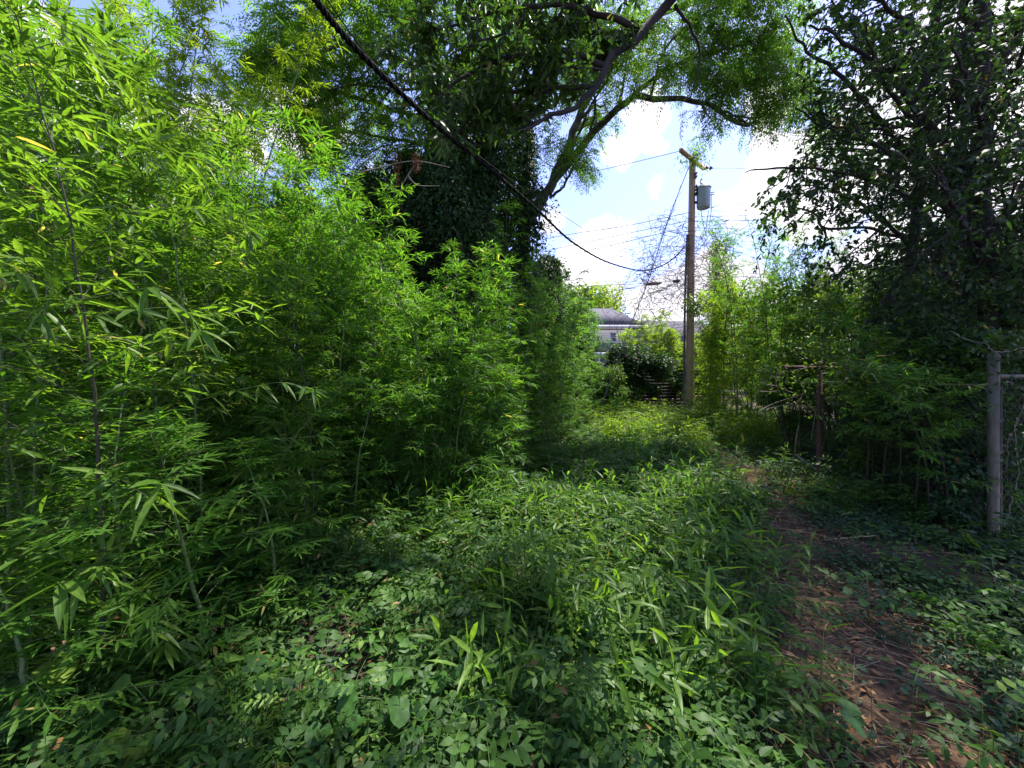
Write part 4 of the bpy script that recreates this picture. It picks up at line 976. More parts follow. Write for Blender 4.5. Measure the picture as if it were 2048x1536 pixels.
def cable(name, label, pts, r, mat=None, n=40, sides=6, cat="cable", group=None, twist=0):
    p = np.array(pts); c = crv(p, n); g = Geo(); o0 = c[0].copy()
    if twist:
        ph = np.arange(n) * .75; tn_ = nrm(np.gradient(c, axis=0)); a_ = nrm(np.cross(tn_, UP)); b_ = np.cross(tn_, a_)
        for s_ in range(twist):
            a2 = ph + s_ * 2 * math.pi / twist
            tubes(g, c - o0 + r * .75 * (a_ * np.cos(a2)[:, None] + b_ * np.sin(a2)[:, None]), np.full(n, r * .62), 6)
    else: tubes(g, c - o0, np.full(n, r), sides)
    o = obj(name, g, mat or M['cable'], smooth=True); o.location = o0; tag(o, label, cat, group)
    return o
# thick twisted service cable from above the camera to the pole
cable("service_cable", "thick twisted black cable sagging from the top left to the utility pole",
      [P(560, -120, 1.9), P(628, -5, 2.05), P(700, 85, 2.35), P(800, 185, 2.85), P(900, 275, 3.5), P(1000, 355, 4.6), P(1080, 425, 6.0), P(1150, 488, 8.0), P(1220, 526, 10.8), P(1290, 541, 12.6), P(1340, 522, 13.6), P(1376, 486, 14)], .016, n=220, twist=3)
cable("service_cable", "thin black wire running just under the thick twisted cable", [P(640, -20, 2.4), P(760, 140, 3.0), P(900, 268, 4), P(1080, 400, 8.4), P(1200, 478, 11), P(1290, 525, 14)], .005)
WL = [("upper wire crossing from the crossarm's left end over the clouds", [(1180, 345, 17), (1262, 326, 15.5), (1361, 302, 13.1)]),
      ("wire leaving the crossarm's right end through the insulators", [(1424, 336, 14.6), (1500, 337, 17), (1700, 345, 24), (1900, 352, 32)]),
      ("highest of the three parallel wires between trees and pole", [(900, 520, 20), (1100, 476, 17), (1250, 452, 15.3), (1383, 424, 14)]),
      ("middle of the three parallel wires between trees and pole", [(900, 545, 20), (1100, 500, 17), (1250, 468, 15.3), (1383, 440, 14)]),
      ("lowest of the three parallel wires between trees and pole", [(900, 570, 20), (1100, 520, 17), (1250, 484, 15.3), (1383, 452, 14)]),
      ("highest wire running right from the utility pole over the bamboo", [(1385, 434, 14), (1500, 430, 17), (1640, 418, 22), (1900, 400, 32)]),
      ("middle wire running right from the utility pole over the bamboo", [(1385, 443, 14), (1500, 441, 17), (1640, 441, 22), (1900, 440, 32)]),
      ("lowest wire running right from the utility pole over the bamboo", [(1385, 456, 14), (1500, 458, 17), (1640, 459, 22), (1900, 462, 32)]),
      ("thin wire sloping down right behind the thick cable", [(1090, 455, 16), (1200, 500, 15), (1300, 528, 14.4), (1380, 545, 14)]),
      ("upper telephone wire carrying the two splice cases", [(1000, 590, 22), (1150, 574, 18), (1290, 567, 14.6), (1345, 561, 14.2), (1379, 556, 14)]),
      ("lower telephone wire below the splice cases", [(1000, 620, 22), (1150, 596, 18), (1290, 570, 14.6)]),
      ("faint wire running right at mid height from the utility pole", [(1383, 553, 14), (1432, 553, 16), (1560, 556, 20)]),
      ("short wire dropping from the transformer to the right hand wires", [(1423, 388, 13.9), (1423, 415, 13.9), (1421, 442, 13.9), (1432, 443, 14)]),
      ("loose wire hanging below the transformer", [(1402, 421, 13.8), (1406, 445, 13.8), (1412, 470, 13.8)]),
      ("second loose wire hanging below the transformer", [(1417, 421, 13.8), (1413, 450, 13.8), (1411, 472, 13.8)])]
for lab, pts in WL:
    cable("power_wire", lab, lp(pts), .011 if pts[0][2] < 20 else .012, M['wire'], n=24, sides=5, cat="wire", group="wires at the utility pole")
cable("guy_wire", "slanting guy wire wound with dry vine, left of the utility pole", lp([(1378, 333, 14), (1340, 430, 13.9), (1310, 520, 13.8), (1290, 580, 13.7), (1256, 662, 13.5), (1215, 780, 13.3), (1196, 835, 13.2)]), .014, M['wire'], cat="wire")
for (x0, x1, y, dy, lab) in ((1290, 1324, 569, -3, "black telephone splice case hanging left, touching the guy wire"), (1345, 1361, 563.5, -2, "short black telephone splice case nearest the utility pole")):
    p0, p1 = P(x0, y, 14.5), P(x1, y + dy, 14.3); g = Geo(); tubes(g, (np.linspace(0, 1, 6)[:, None] * (p1 - p0)), [.02, .055, .06, .06, .055, .02], 10, True)
    o = obj("splice_case", g, M['porc'], smooth=True); o.location = p0; tag(o, lab, "splice case")

# second, overgrown pole
vine_column("overgrown_pole", "slim pole completely wrapped in green creeper right of the utility pole", ongr(1433, 17.5), CAMH + (HY - 490) / F * 17.5, .19, 6000, M['bamfar'], .09, .06, .12, .0, seed=77, cat="utility pole", trunkmat=M['pole'], amp=.15)  # creeper in shade, brightened through the sunlit tint of its leaf colour

# dry vines hanging around the pole and guy wire
g = Geo(); rr = np.random.default_rng(5); vb = P(1330, 560, 13.8)
for k in range(270):
    px0 = rr.choice([rr.uniform(1268, 1375), rr.uniform(1388, 1450)]); py0 = rr.uniform(420, 600); n = 18
    if px0 < 1378 and py0 < 760 - (px0 - 1200) * 2.3 - 60: py0 = 760 - (px0 - 1200) * 2.3
    st = P(px0, py0, rr.uniform(13.4, 14.4)); stp = rr.normal(size=(n, 3)) * [.10, .08, .05]
    stp = (stp + np.roll(stp, 1, 0)); stp[:, 2] -= rr.uniform(.03, .12)
    tubes(g, st + np.cumsum(stp, 0) - vb, np.full(n, rr.uniform(.004, .010)), 3)
for k in range(5):   # runners wound round the guy wire
    s = np.linspace(rr.uniform(0, .3), rr.uniform(.6, 1), 40); ln = np.array([P(1378, 333, 14) * (1 - q) + P(1200, 820, 13.2) * q for q in s])
    tubes(g, ln + np.cumsum(rr.normal(size=(40, 3)) * .03, 0) + np.stack([np.sin(s * 60 + k), np.cos(s * 60 + k), s * 0], 1) * .03 - vb, np.full(40, .007), 3)
o = obj("hanging_vine", g, M['vine']); o.location = vb; tag(o, "tangle of leafless dry vines hanging around the utility pole and guy wire", "vine")
# tuft of leaves on the crossarm
tft = thing("creeper", "green leafy creeper tuft sitting on top of the crossarm", "creeper", P(1390, 310, 13.6))
g, w_ = Geo(), Geo()
n = 420; p = R.normal(size=(n, 3)) * [.26, .22, .2]
leaves(g, DIAM, p, nrm(R.normal(size=(n, 3)) - UP * .5), R.normal(size=(n, 3)) + UP, R.uniform(.1, .18, n), .035, .2)
tubes(w_, np.cumsum(R.normal(size=(10, 8, 3)) * .06, 1), np.full((10, 8), .006), 3)
obj("foliage", g, M['ash'], tft); obj("stem", w_, M['vine'], tft)

# ------------------------------------------------------------------ rusty T post (clothes line)
tb = ongr(1638, 6.15); th_ = CAMH + (HY - 737) / F * 6.15
tp_ = thing("clothesline_post", "rusty steel T shaped clothesline post standing on the right of the path", "clothesline post", tb)
g = Geo(); tubes(g, np.array([(0, 0, -.1), (.01, 0, .9), (.012, 0, th_ - tb[2] - .03)]), [.036, .036, .036], 14, True); obj("upright", g, M['rust'], tp_, True)
xa, xb = (1553 - 1638) / F * 6.15, (1762 - 1638) / F * 6.15
g = Geo(); tubes(g, np.array([(xa, -.15, th_ - tb[2] + .02), (xb, .25, th_ - tb[2] - .0)]), [.028, .028], 12, True); obj("crossbar", g, M['rust'], tp_, True)
for f in (.04, .3, .62, .95):
    g = Geo(); c0 = np.array([xa, -.15, th_ - tb[2] - .02]) * (1 - f) + np.array([xb, .25, th_ - tb[2] - .03]) * f
    a_ = np.linspace(-2.6, 1.2, 9); tubes(g, np.stack([c0[0] + 0 * a_, c0[1] + .03 * np.sin(a_), c0[2] - .02 - .03 * np.cos(a_)], 1), np.full(9, .005), 5); obj("hook", g, M['rust'], tp_, True)
# creeper on top of and around it
def vine_on(label, base, paths, lfm, Lf, n, spreadr=.15, seed=0, name="creeper"):
    t = thing(name, label, "creeper", base); w, g = Geo(), Geo(); rr = np.random.default_rng(seed)
    for pts in paths:
        c = crv(np.array(pts), 30) + np.cumsum(rr.normal(size=(30, 3)) * .008, 0) - base
        tubes(w, c, np.linspace(.006, .003, 30), 4)
        i = rr.integers(0, 30, n); p = c[i] + rr.normal(size=(n, 3)) * spreadr
        leaves(g, OVAL2, p, nrm(rr.normal(size=(n, 3)) - UP * .3), UP + rr.normal(size=(n, 3)) * .6, Lf * rr.uniform(.6, 1.2, n), Lf * .6, .1, rr.random(n))
    obj("stem", w, M['deadwood'], t); obj("foliage", g, lfm, t)
vine_on("leafy creeper draped over the rusty crossbar", P(1640, 737, 6.1), [lp([(1560, 745, 6.1), (1600, 735, 6.0), (1640, 728, 6.1), (1700, 732, 6.2), (1750, 745, 6.3)]),
        lp([(1640, 730, 6.1), (1650, 700, 6.2), (1640, 670, 6.3), (1660, 640, 6.5)]), lp([(1560, 745, 6.1), (1570, 780, 6.1), (1600, 800, 6.1), (1640, 830, 6.1)]), lp([(1700, 745, 6.2), (1720, 790, 6.2), (1690, 840, 6.2)])], M['shrub'], .06, 110, .10, 3)
vine_on("thin dark leaved creeper on the lower rusty post", P(1650, 860, 6.2), [lp([(1660, 940, 6.3), (1680, 900, 6.3), (1700, 860, 6.3)]), lp([(1720, 950, 6.2), (1740, 900, 6.2), (1760, 860, 6.2)])], M['hack'], .06, 160, .14, 4)
g = Geo(); b0 = P(1560, 760, 6.0)
for pts in ([(1525, 758, 5.9), (1530, 768, 5.9), (1553, 772, 5.95), (1556, 780, 6), (1562, 788, 6)], [(1520, 783, 6), (1545, 783, 6), (1556, 780, 6)],
            [(1608, 775, 6), (1600, 800, 6), (1575, 808, 5.9), (1525, 820, 5.8), (1518, 822, 5.8)], [(1518, 822, 5.8), (1550, 806, 5.9), (1600, 790, 6)], [(1570, 806, 5.9), (1600, 813, 5.95), (1627, 818, 6)],
            [(1556, 740, 6), (1552, 760, 6), (1553, 772, 6)], [(1627, 818, 6), (1630, 830, 6), (1622, 880, 6)], [(1597, 850, 6), (1592, 880, 6), (1588, 920, 6.1)]):
    tubes(g, crv(lp(pts), 14) - b0, np.linspace(.007, .004, 14), 5)
o = obj("dead_vine", g, M['deadwood'], smooth=True); o.location = b0; tag(o, "pale bare vine stems curling left of the rusty post", "vine")

# ------------------------------------------------------------------ chain link fence
def chain_link(g, a, b, h, z0=.05, pitch=.085, r=.0018):
    a = np.asarray(a, float); b = np.asarray(b, float); ln = np.linalg.norm(b - a); u = (b - a) / ln
    n = int((ln + h) / pitch); s0 = np.arange(-int(h / pitch), n) * pitch; L_ = []
    for sgn in (1, -1):
        for s in s0:
            s1, s2 = (s, s + h) if sgn > 0 else (s + h, s)
            lo, hi = 0., 1.
            for q in (0, 1):
                pass
            t = np.array([0., 1.]); xs = s1 + (s2 - s1) * t
            # clip to 0..ln
            d = xs[1] - xs[0]
            ta, tb2 = sorted(((0 - xs[0]) / d, (ln - xs[0]) / d)); ta, tb2 = max(0, ta), min(1, tb2)
            if tb2 - ta > .01:
                L_.append([np.append((a + u * (xs[0] + d * q)), z0 + h * q) for q in (ta, tb2)])
    L_ = np.array(L_)
    tubes(g, L_, np.full((len(L_), 2), r), 3)
FL = [(4.62, 3.78), (5.3, 6.6), (6.15, 8.8), (7.1, 11.2)]
fc = thing("chain_link_fence", "galvanised chain link fence running back along the right side, overgrown with vines", "fence", G(4.62, 3.78))
def fpart(nm, g, mat, sm=True): o = obj(nm, g, mat, fc, sm); o.location = -fc.location; return o
FH = 1.52
for k in range(3):
    g = Geo(); chain_link(g, FL[k], FL[k + 1], FH - .1, .06); fpart("wire_mesh", g, M['mesh'])
    g = Geo(); a_, b_ = FL[k], FL[k + 1]; tubes(g, np.array([(*a_, FH), (*b_, FH)]), [.021, .021], 10, True); fpart("top_rail", g, M['galv'])
    if k: 
        g = Geo(); tubes(g, np.array([(*a_, -.05), (*a_, FH - .02)]), [.026, .026], 10, True); fpart("line_post", g, M['galv'])
# terminal post
def term_post(par_name):
    p0 = G(4.67, 3.73)
    t = thing("fence_post", "thick galvanised steel fence post at the right edge, with tension bands", "fence post", p0)
    H = CAMH + (HY - 716) / F * 3.73 - p0[2]
    g = Geo(); tubes(g, np.array([(0, 0, -.1), (0, 0, H)]), [.041, .041], 20, True); obj("pipe", g, M['galv'], t, True)
    g = Geo(); tubes(g, np.array([(0, 0, H), (0, 0, H + .02), (0, 0, H + .05), (0, 0, H + .065)]), [.046, .046, .03, .005], 20, True); obj("cap", g, M['galv'], t, True)
    for z in (.18, .45, .78, .86, 1.16, 1.48):
        g = Geo(); tubes(g, np.array([(0, 0, z - .012), (0, 0, z + .012)]), [.0455, .0455], 20, True); boxg(g, (.062, 0, z), (.05, .012, .024)); obj("tension_band", g, M['galv'], t, False)
    return t
term_post(None)
f2 = thing("chain_link_fence", "chain link panel with tension bar right of the thick fence post", "fence", G(4.77, 3.75))
g = Geo(); chain_link(g, (0, 0), (2.2, .3), 1.5, .05, .085, .002); obj("wire_mesh", g, M['mesh'], f2)
g = Geo(); tubes(g, np.array([(.0, .0, .03), (.0, .0, 1.58)]), [.010, .010], 6, True); obj("tension_bar", g, M['galv'], f2)
g = Geo(); tubes(g, np.array([(-.03, 0, 1.60), (2.2, .3, 1.60)]), [.021, .021], 10, True); obj("top_rail", g, M['galv'], f2)
vine_on("shaded creeper hanging over the thick fence post", P(1960, 700, 3.9), [lp([(1900, 660, 4.2), (1950, 690, 3.9), (1985, 705, 3.7), (2040, 700, 3.8)]), lp([(1890, 780, 4.4), (1930, 770, 4.2), (1960, 800, 4.1)]), lp([(2040, 830, 3.9), (2020, 900, 3.8), (2030, 1000, 3.8)])], M['hack'], .06, 200, .12, 8)

vine_on("creeper with small leaves threaded through the wire panel at the right edge", P(2030, 900, 3.7), [lp([(2010, 1050, 3.75), (2040, 960, 3.72), (2030, 860, 3.7), (2060, 780, 3.7)]), lp([(2000, 760, 3.7), (2060, 775, 3.75), (2120, 800, 3.8)]), lp([(2080, 1080, 3.8), (2050, 1000, 3.8), (2070, 900, 3.8)])], M['hack'], .055, 260, .10, 9)
# ------------------------------------------------------------------ ground cover (uncountable)
def scatter(n, xr, yr, dens, seed=0):
    rr = np.random.default_rng(seed); out = []; got = 0
    while got < n:
        y = yr[0] + (yr[1] - yr[0]) * rr.random(n) ** 1.6; lim = np.clip(1.45 * y + .4, 0, 99)
        x = rr.uniform(xr[0], xr[1], n); ok = (np.abs(x) < lim) & (rr.random(n) < dens(x, y))
        out.append(np.stack([x[ok], y[ok]], 1)); got += ok.sum()
    p = np.concatenate(out)[:n]
    return np.column_stack([p, gz(p[:, 0], p[:, 1])])
def patch(x, y, s, ph): return .5 + .5 * np.sin(x * s + ph) * np.cos(y * s * 1.1 + ph * 2) * .9 + .25 * np.sin(x * s * 2.7 + y * s * 2.1 + ph)
fenceX = lambda y: np.interp(y, [3.7, 6.6, 8.8, 11.2, 20], [4.6, 5.3, 6.15, 7.1, 8])
def leftzone(x, y): return np.clip((pathd(x, y) - .5 * patch(x, y, 5.3, 1.9) * np.clip(1.25 - y * .06, .3, 1)) * 1.8, 0.05, 1) * (x < fenceX(y) + 3)
dW = lambda x, y: leftzone(x, y) * np.where(x > np.interp(y, PATH[:, 1], PATH[:, 0]) + .3, .25, 1.) * np.clip(patch(x, y, 2.1, .7) * 1.1 + .1, .06, 1)
dI = lambda x, y: np.clip((pathd(x, y) - .05) * 2.2 * patch(x, y, 4.1, .3), .05, 1) * np.where(x > np.interp(y, PATH[:, 1], PATH[:, 0]), np.clip(patch(x, y, 3.4, 2.1) ** 2 * 1.6, .03, 1), .10 * np.clip(patch(x, y, 1.7, 4.0), 0, 1))

def weeds(name, pts, mat, T, hr, pairs, lf, lw, seed, label=None):
    global R; keep = R; R = np.random.default_rng(seed)
    g = Geo(); n = len(pts)
    k = 3; idx = np.repeat(np.arange(n), k)
    h = (R.uniform(*hr, n) * (.35 + 1.3 * np.clip(patch(pts[:, 0], pts[:, 1], 3.3, 1.), 0, 1.3) + .5 * np.clip(patch(pts[:, 0], pts[:, 1], 9., 3.), 0, 1)))[idx]; az = R.uniform(0, 6.28, len(idx)); sp_ = R.uniform(.02, .09, len(idx))
    p = pts[idx] + np.stack([np.cos(az) * sp_, np.sin(az) * sp_, h * R.uniform(.6, 1.05, len(idx))], 1)
    el = R.uniform(.0, .75, len(idx)); d = np.stack([np.cos(az) * np.cos(el), np.sin(az) * np.cos(el), np.sin(el)], 1)
    base = (R.random(n) * .7)[idx] + R.random(len(idx)) * .25
    pinnate(g, p, d, UP + R.normal(size=d.shape) * .25, lf * 2.6 * R.uniform(.7, 1.2, len(idx)), pairs, lf * R.uniform(.55, 1.25, len(idx)), lw, T, .4, np.clip(base + .05, 0, 1), 62, g)
    s = pts[:, None] + np.stack([np.zeros((n, 3)), np.stack([R.normal(size=n) * .01, R.normal(size=n) * .01, h[::k]], 1)], 1)
    tubes(g, s, np.full((n, 2), .0014), 3)
    o = obj(name, g, mat); struct(o, 'stuff'); R = keep; return o
w1 = scatter(4300, (-5, 5), (.9, 5.0), dW, 1)
weeds("weeds", w1, M['weed'], OVAL2, (.05, .24), 3, .060, .024, 61)
w2 = scatter(8500, (-4, 8), (4.2, 15), dW, 2)
weeds("weeds", w2, M['weed'], DIAM, (.05, .24), 3, .078, .032, 62)

def creeper(name, pts, mat, T, lf, lw, seed, hmax=.1, k=5):
    rr = np.random.default_rng(seed); g = Geo(); n = len(pts); idx = np.repeat(np.arange(n), k); m = len(idx)
    p = pts[idx] + rr.normal(size=(m, 3)) * [.06, .06, 0]; p[:, 2] = gz(p[:, 0], p[:, 1]) + rr.uniform(.015, hmax, m)
    az = rr.uniform(0, 6.28, m); el = rr.uniform(-.35, .5, m)
    d = np.stack([np.cos(az) * np.cos(el), np.sin(az) * np.cos(el), np.sin(el)], 1); s = rr.uniform(.6, 1.25, m)
    base = (rr.random(n) * .6)[idx] + rr.random(m) * .35
    leaves(g, T, p, d, UP + rr.normal(size=(m, 3)) * .35, lf * s, lw * s, rr.uniform(0, .25, m), np.clip(base, 0, 1))
    q = np.stack([p - [0, 0, .04], p], 1); tubes(g, q[::2], np.full((len(q[::2]), 2), .001), 3)
    o = obj(name, g, mat); struct(o, 'stuff'); return o
creeper("creeping_ivy", scatter(5200, (-5, 6), (.9, 5.5), dI, 3), M['gcov'], OVAL2, .042, .03, 63, .12)
creeper("creeping_ivy", scatter(6000, (-4, 8), (5.0, 15), dI, 4), M['gcov'], OVAL2, .055, .04, 64, .16)
# bare leafy understorey on the left, under the bamboo
creeper("undergrowth", scatter(5500, (-6, 3.5), (1.2, 13), lambda x, y: np.clip(patch(x, y, 2.9, 5) * 1.3 - .2, .03, 1) * (pathd(x, y) > .5), 5), M['weed'], OVATE, .06, .026, 65, .22)
# lush growth at the far clearing, sunlight put into its lighter leaf colour
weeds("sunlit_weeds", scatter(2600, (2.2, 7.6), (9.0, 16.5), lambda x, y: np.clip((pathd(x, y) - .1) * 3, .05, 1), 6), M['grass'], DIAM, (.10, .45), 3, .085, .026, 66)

def lowbamboo(name, pts, mat, hr, lf, seed):
    rr = np.random.default_rng(seed); g = Geo(); n = len(pts); k = 7; idx = np.repeat(np.arange(n), k); m = len(idx)
    h = rr.uniform(*hr, n); ln = rr.normal(size=(n, 2)) * .06; fr = np.tile(np.linspace(.35, 1, k), n)
    top = pts + np.column_stack([ln, h]); p = pts[idx] + (top - pts)[idx] * fr[:, None]
    a = rr.uniform(0, 6.28, n)[idx] + np.tile(np.arange(k) * math.pi, n) + rr.normal(size=m) * .5; el = np.where(fr > .95, rr.uniform(.7, 1.3, m), rr.uniform(-.1, .7, m))
    d = np.stack([np.cos(a) * np.cos(el), np.sin(a) * np.cos(el), np.sin(el)], 1); s = rr.uniform(.6, 1.15, m)
    leaves(g, LANCE, p, d, UP + rr.normal(size=(m, 3)) * .35, lf * s, lf * .17 * s, rr.uniform(.05, .35, m), np.clip((rr.random(n) * .6)[idx] + rr.random(m) * .35, 0, 1))
    tubes(g, np.stack([pts, top], 1), np.full((n, 2), .0016), 4)
    struct(obj(name, g, mat), 'stuff')
cl = [(.35, 2.3, .4), (.15, 2.9, .5), (1.1, 2.5, .35), (1.5, 3.1, .45), (.6, 3.6, .6), (-.4, 4.2, .5), (1.9, 3.9, .45), (2.2, 5.0, .5), (0, 1.75, .22), (.75, 1.8, .25), (1.2, 1.9, .2), (3.3, 6.6, .6), (1.2, 5.2, .6), (2.8, 8, .7), (-1.4, 3.9, .4), (2.0, 6.8, .7)]
dB = lambda x, y: np.clip(sum(np.exp(-((x - a) ** 2 + (y - b) ** 2) / (c * c)) for a, b, c in cl), 0, 1)
lowbamboo("bamboo_undergrowth", scatter(520, (-2, 2.6), (1.3, 5), dB, 31), M['bamnear'], (.12, .62), .15, 91)
lowbamboo("bamboo_undergrowth", scatter(420, (-2, 5), (4, 9), dB, 32), M['bam'], (.15, .5), .15, 92)
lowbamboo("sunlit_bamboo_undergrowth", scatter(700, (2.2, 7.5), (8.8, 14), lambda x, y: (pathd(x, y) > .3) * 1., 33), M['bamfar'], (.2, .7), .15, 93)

def grass(name, pts, mat, hr, seed, k=9, w=.0035):
    rr = np.random.default_rng(seed); g = Geo(); n = len(pts); idx = np.repeat(np.arange(n), k); m = len(idx)
    az = rr.uniform(0, 6.28, m); el = rr.uniform(.7, 1.45, m); h = rr.uniform(*hr, m)
    d = np.stack([np.cos(az) * np.cos(el), np.sin(az) * np.cos(el), np.sin(el)], 1)
    leaves(g, LANCE, pts[idx] + rr.normal(size=(m, 3)) * [.012, .012, 0], d, np.stack([-np.sin(az), np.cos(az), np.ones(m) * .3], 1), h, w * 2, rr.uniform(.1, .8, m), rr.random(m))
    o = obj(name, g, mat); struct(o, 'stuff'); return o
grass("grass", scatter(1500, (-2.6, 1.8), (1.0, 5), lambda x, y: np.clip(patch(x, y, 1.6, 1.0) * 1.5 - .6, 0, 1) * (pathd(x, y) > .6), 7), M['grass'], (.12, .34), 67, 8)
grass("grass", scatter(1500, (0, 7), (5, 14.5), lambda x, y: np.clip(patch(x, y, 1.3, 3.0), .05, 1) * (pathd(x, y) > .2), 8), M['grass'], (.10, .3), 68, 8, .005)

grass("dry_stalks", scatter(160, (-2.4, 3.5), (1.2, 6), lambda x, y: (pathd(x, y) > .2) * .8 + .2, 41), M['cane'], (.12, .4), 94, 2, .002)
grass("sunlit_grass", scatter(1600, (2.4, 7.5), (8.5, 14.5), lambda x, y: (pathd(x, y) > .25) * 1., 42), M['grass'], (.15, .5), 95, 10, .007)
# litter: fallen leaves and straw
def litter():
    rr = np.random.default_rng(9); g = Geo()
    dn = lambda x, y: np.where(pathd(x, y) < .55, 1., np.where(x > np.interp(y, PATH[:, 1], PATH[:, 0]), .7, .5)) * (x < fenceX(y) + 1.5)
    p = scatter(21000, (-4, 7), (.9, 14), dn, 10); n = len(p); p[:, 2] += rr.uniform(.008, .03, n)
    az = rr.uniform(0, 6.28, n); d = np.stack([np.cos(az), np.sin(az), rr.normal(size=n) * .18], 1)
    leaves(g, OVAL2, p, d, UP + rr.normal(size=(n, 3)) * .45, rr.uniform(.02, .075, n), rr.uniform(.008, .026, n), rr.uniform(-.2, .2, n), rr.random(n))
    o = struct(obj("leaf_litter", g, M['dead']), 'stuff')
    g = Geo(); p = scatter(4500, (.5, 6.5), (.9, 13), dn, 11); n = len(p); p[:, 2] += rr.uniform(.01, .035, n)
    az = rr.normal(size=n) * .7 + 2.6; l = rr.uniform(.05, .28, n); d = np.stack([np.cos(az), np.sin(az), rr.normal(size=n) * .06], 1) * l[:, None]
    q = p[:, None] + d[:, None] * np.linspace(-.5, .5, 3)[None, :, None]; q[:, 1] += rr.normal(size=(n, 3)) * [.008, .008, .003]
    tubes(g, q, np.full((n, 3), 1.) * rr.uniform(.0008, .003, n)[:, None], 3)
    struct(obj("straw_litter", g, M['cane']), 'stuff')
litter()

# ------------------------------------------------------------------ individual plants in the foreground
def stem_plant(name, label, base, specs, mat, seed, group=None, H=.4, nl=7, lf=.16, lw=.028, tilt=.25, T=LANCE, cat="bamboo seedling"):
    """a few upright stems with big lance leaves"""
    t = thing(name, label, cat, base, group); rr = np.random.default_rng(seed); w, g = Geo(), Geo()
    for _ in range(specs):
        az = rr.uniform(0, 6.28); tl = rr.uniform(.05, tilt); h = H * rr.uniform(.65, 1.1); o0 = rr.normal(size=3) * [.05, .05, 0]
        h *= 1.2; c = crv([o0, o0 + [math.cos(az) * tl * h * .3, math.sin(az) * tl * h * .3, h * .55], o0 + [math.cos(az) * tl * h, math.sin(az) * tl * h, h]], 10)
        tubes(w, c, np.linspace(.0028, .0012, 10), 5)
        fr = np.linspace(.35, 1, nl); i = np.minimum((fr * 9).astype(int), 8); p = c[i] + (c[i + 1] - c[i]) * (fr * 9 - i)[:, None]
        a = az + np.arange(nl) * math.pi + rr.normal(size=nl) * .5; el = np.where(fr > .93, rr.uniform(.9, 1.3, nl), rr.uniform(.0, .75, nl))
        d = np.stack([np.cos(a) * np.cos(el), np.sin(a) * np.cos(el), np.sin(el)], 1); s = rr.uniform(.7, 1.15, nl) * np.where(fr < .5, .75, 1)
        leaves(g, T, p, d, UP + rr.normal(size=(nl, 3)) * .35 - d * .2, lf * s, lw * s, rr.uniform(.02, .3, nl), np.clip(rr.random(nl) * .8 + .1, 0, 1))
    obj("stem", w, M['culm'], t, True); obj("foliage", g, mat, t)
    return t
SE = [(1120, 2.35, 6, .42, 8, .16, .026, 'bamnear', "dense tuft of bamboo leaves in the middle of the foreground"),
      (1180, 2.2, 5, .34, 7, .17, .03, 'bamnear', "low bamboo tuft with spreading leaves right of the central tuft"),
      (1040, 2.5, 5, .38, 7, .14, .024, 'bamnear', "bamboo tuft with crossing leaves left of the central tuft"),
      (915, 3.0, 1, .42, 5, .17, .034, 'lime', "single shoot with a crown of bright lime leaves above the weeds"),
      (935, 1.75, 3, .26, 5, .17, .03, 'lime', "pair of tall lime bamboo leaves at the bottom centre"),
      (1010, 1.68, 4, .22, 6, .15, .03, 'bamnear', "dark bamboo leaves at the bottom edge, right of the lime pair"),
      (1335, 2.45, 3, .34, 5, .16, .024, 'lime', "upright lime bamboo leaves right of the central tuft"),
      (1400, 2.9, 6, .42, 8, .17, .032, 'bamnear', "arching dark bamboo clump at the left side of the path"),
      (1470, 3.0, 5, .36, 8, .18, .036, 'bamnear', "broad leaved dark bamboo clump leaning over the path"),
      (1465, 1.95, 2, .34, 5, .19, .045, 'lime', "broad bright bamboo shoot leaning right near the path's start"),
      (1360, 1.75, 4, .30, 6, .16, .032, 'bamnear', "bamboo shoots at the bottom edge left of the yellow leaf"),
      (1240, 1.8, 3, .26, 6, .15, .034, 'weed', "low seedling rosette at the bottom edge"),
      (1420, 2.3, 3, .34, 6, .16, .028, 'bamnear', "bamboo shoots between the dark clump and the path's start"),
      (1290, 3.6, 5, .50, 8, .14, .020, 'bamnear', "upright bamboo tuft in the middle of the weeds"),
      (1430, 4.0, 6, .50, 8, .15, .022, 'bamnear', "bamboo tuft beside the path before the bend"),
      (1080, 3.6, 5, .45, 8, .13, .02, 'bamnear', "bamboo tuft standing behind the lime crowned shoot"),
      (1560, 6.0, 5, .42, 7, .14, .02, 'bamnear', "bamboo tuft left of the rusty post"),
      (1470, 4.9, 5, .40, 7, .15, .022, 'bamnear', "small bamboo tuft at the bend of the path"),
      (620, 3.6, 4, .45, 6, .14, .022, 'bamnear', "bamboo tuft in front of the left thicket"),
      (860, 4.3, 5, .60, 8, .12, .017, 'bamnear', "fine bamboo tuft left of the slim young bamboo")]
for i, (px, Y, sp_, H, nl, lf, lw, mt, lab) in enumerate(SE):
    stem_plant("bamboo_seedling", lab, ongr(px, Y), sp_, M[mt], 500 + i, "bamboo seedlings in the foreground", H, nl, lf, lw)

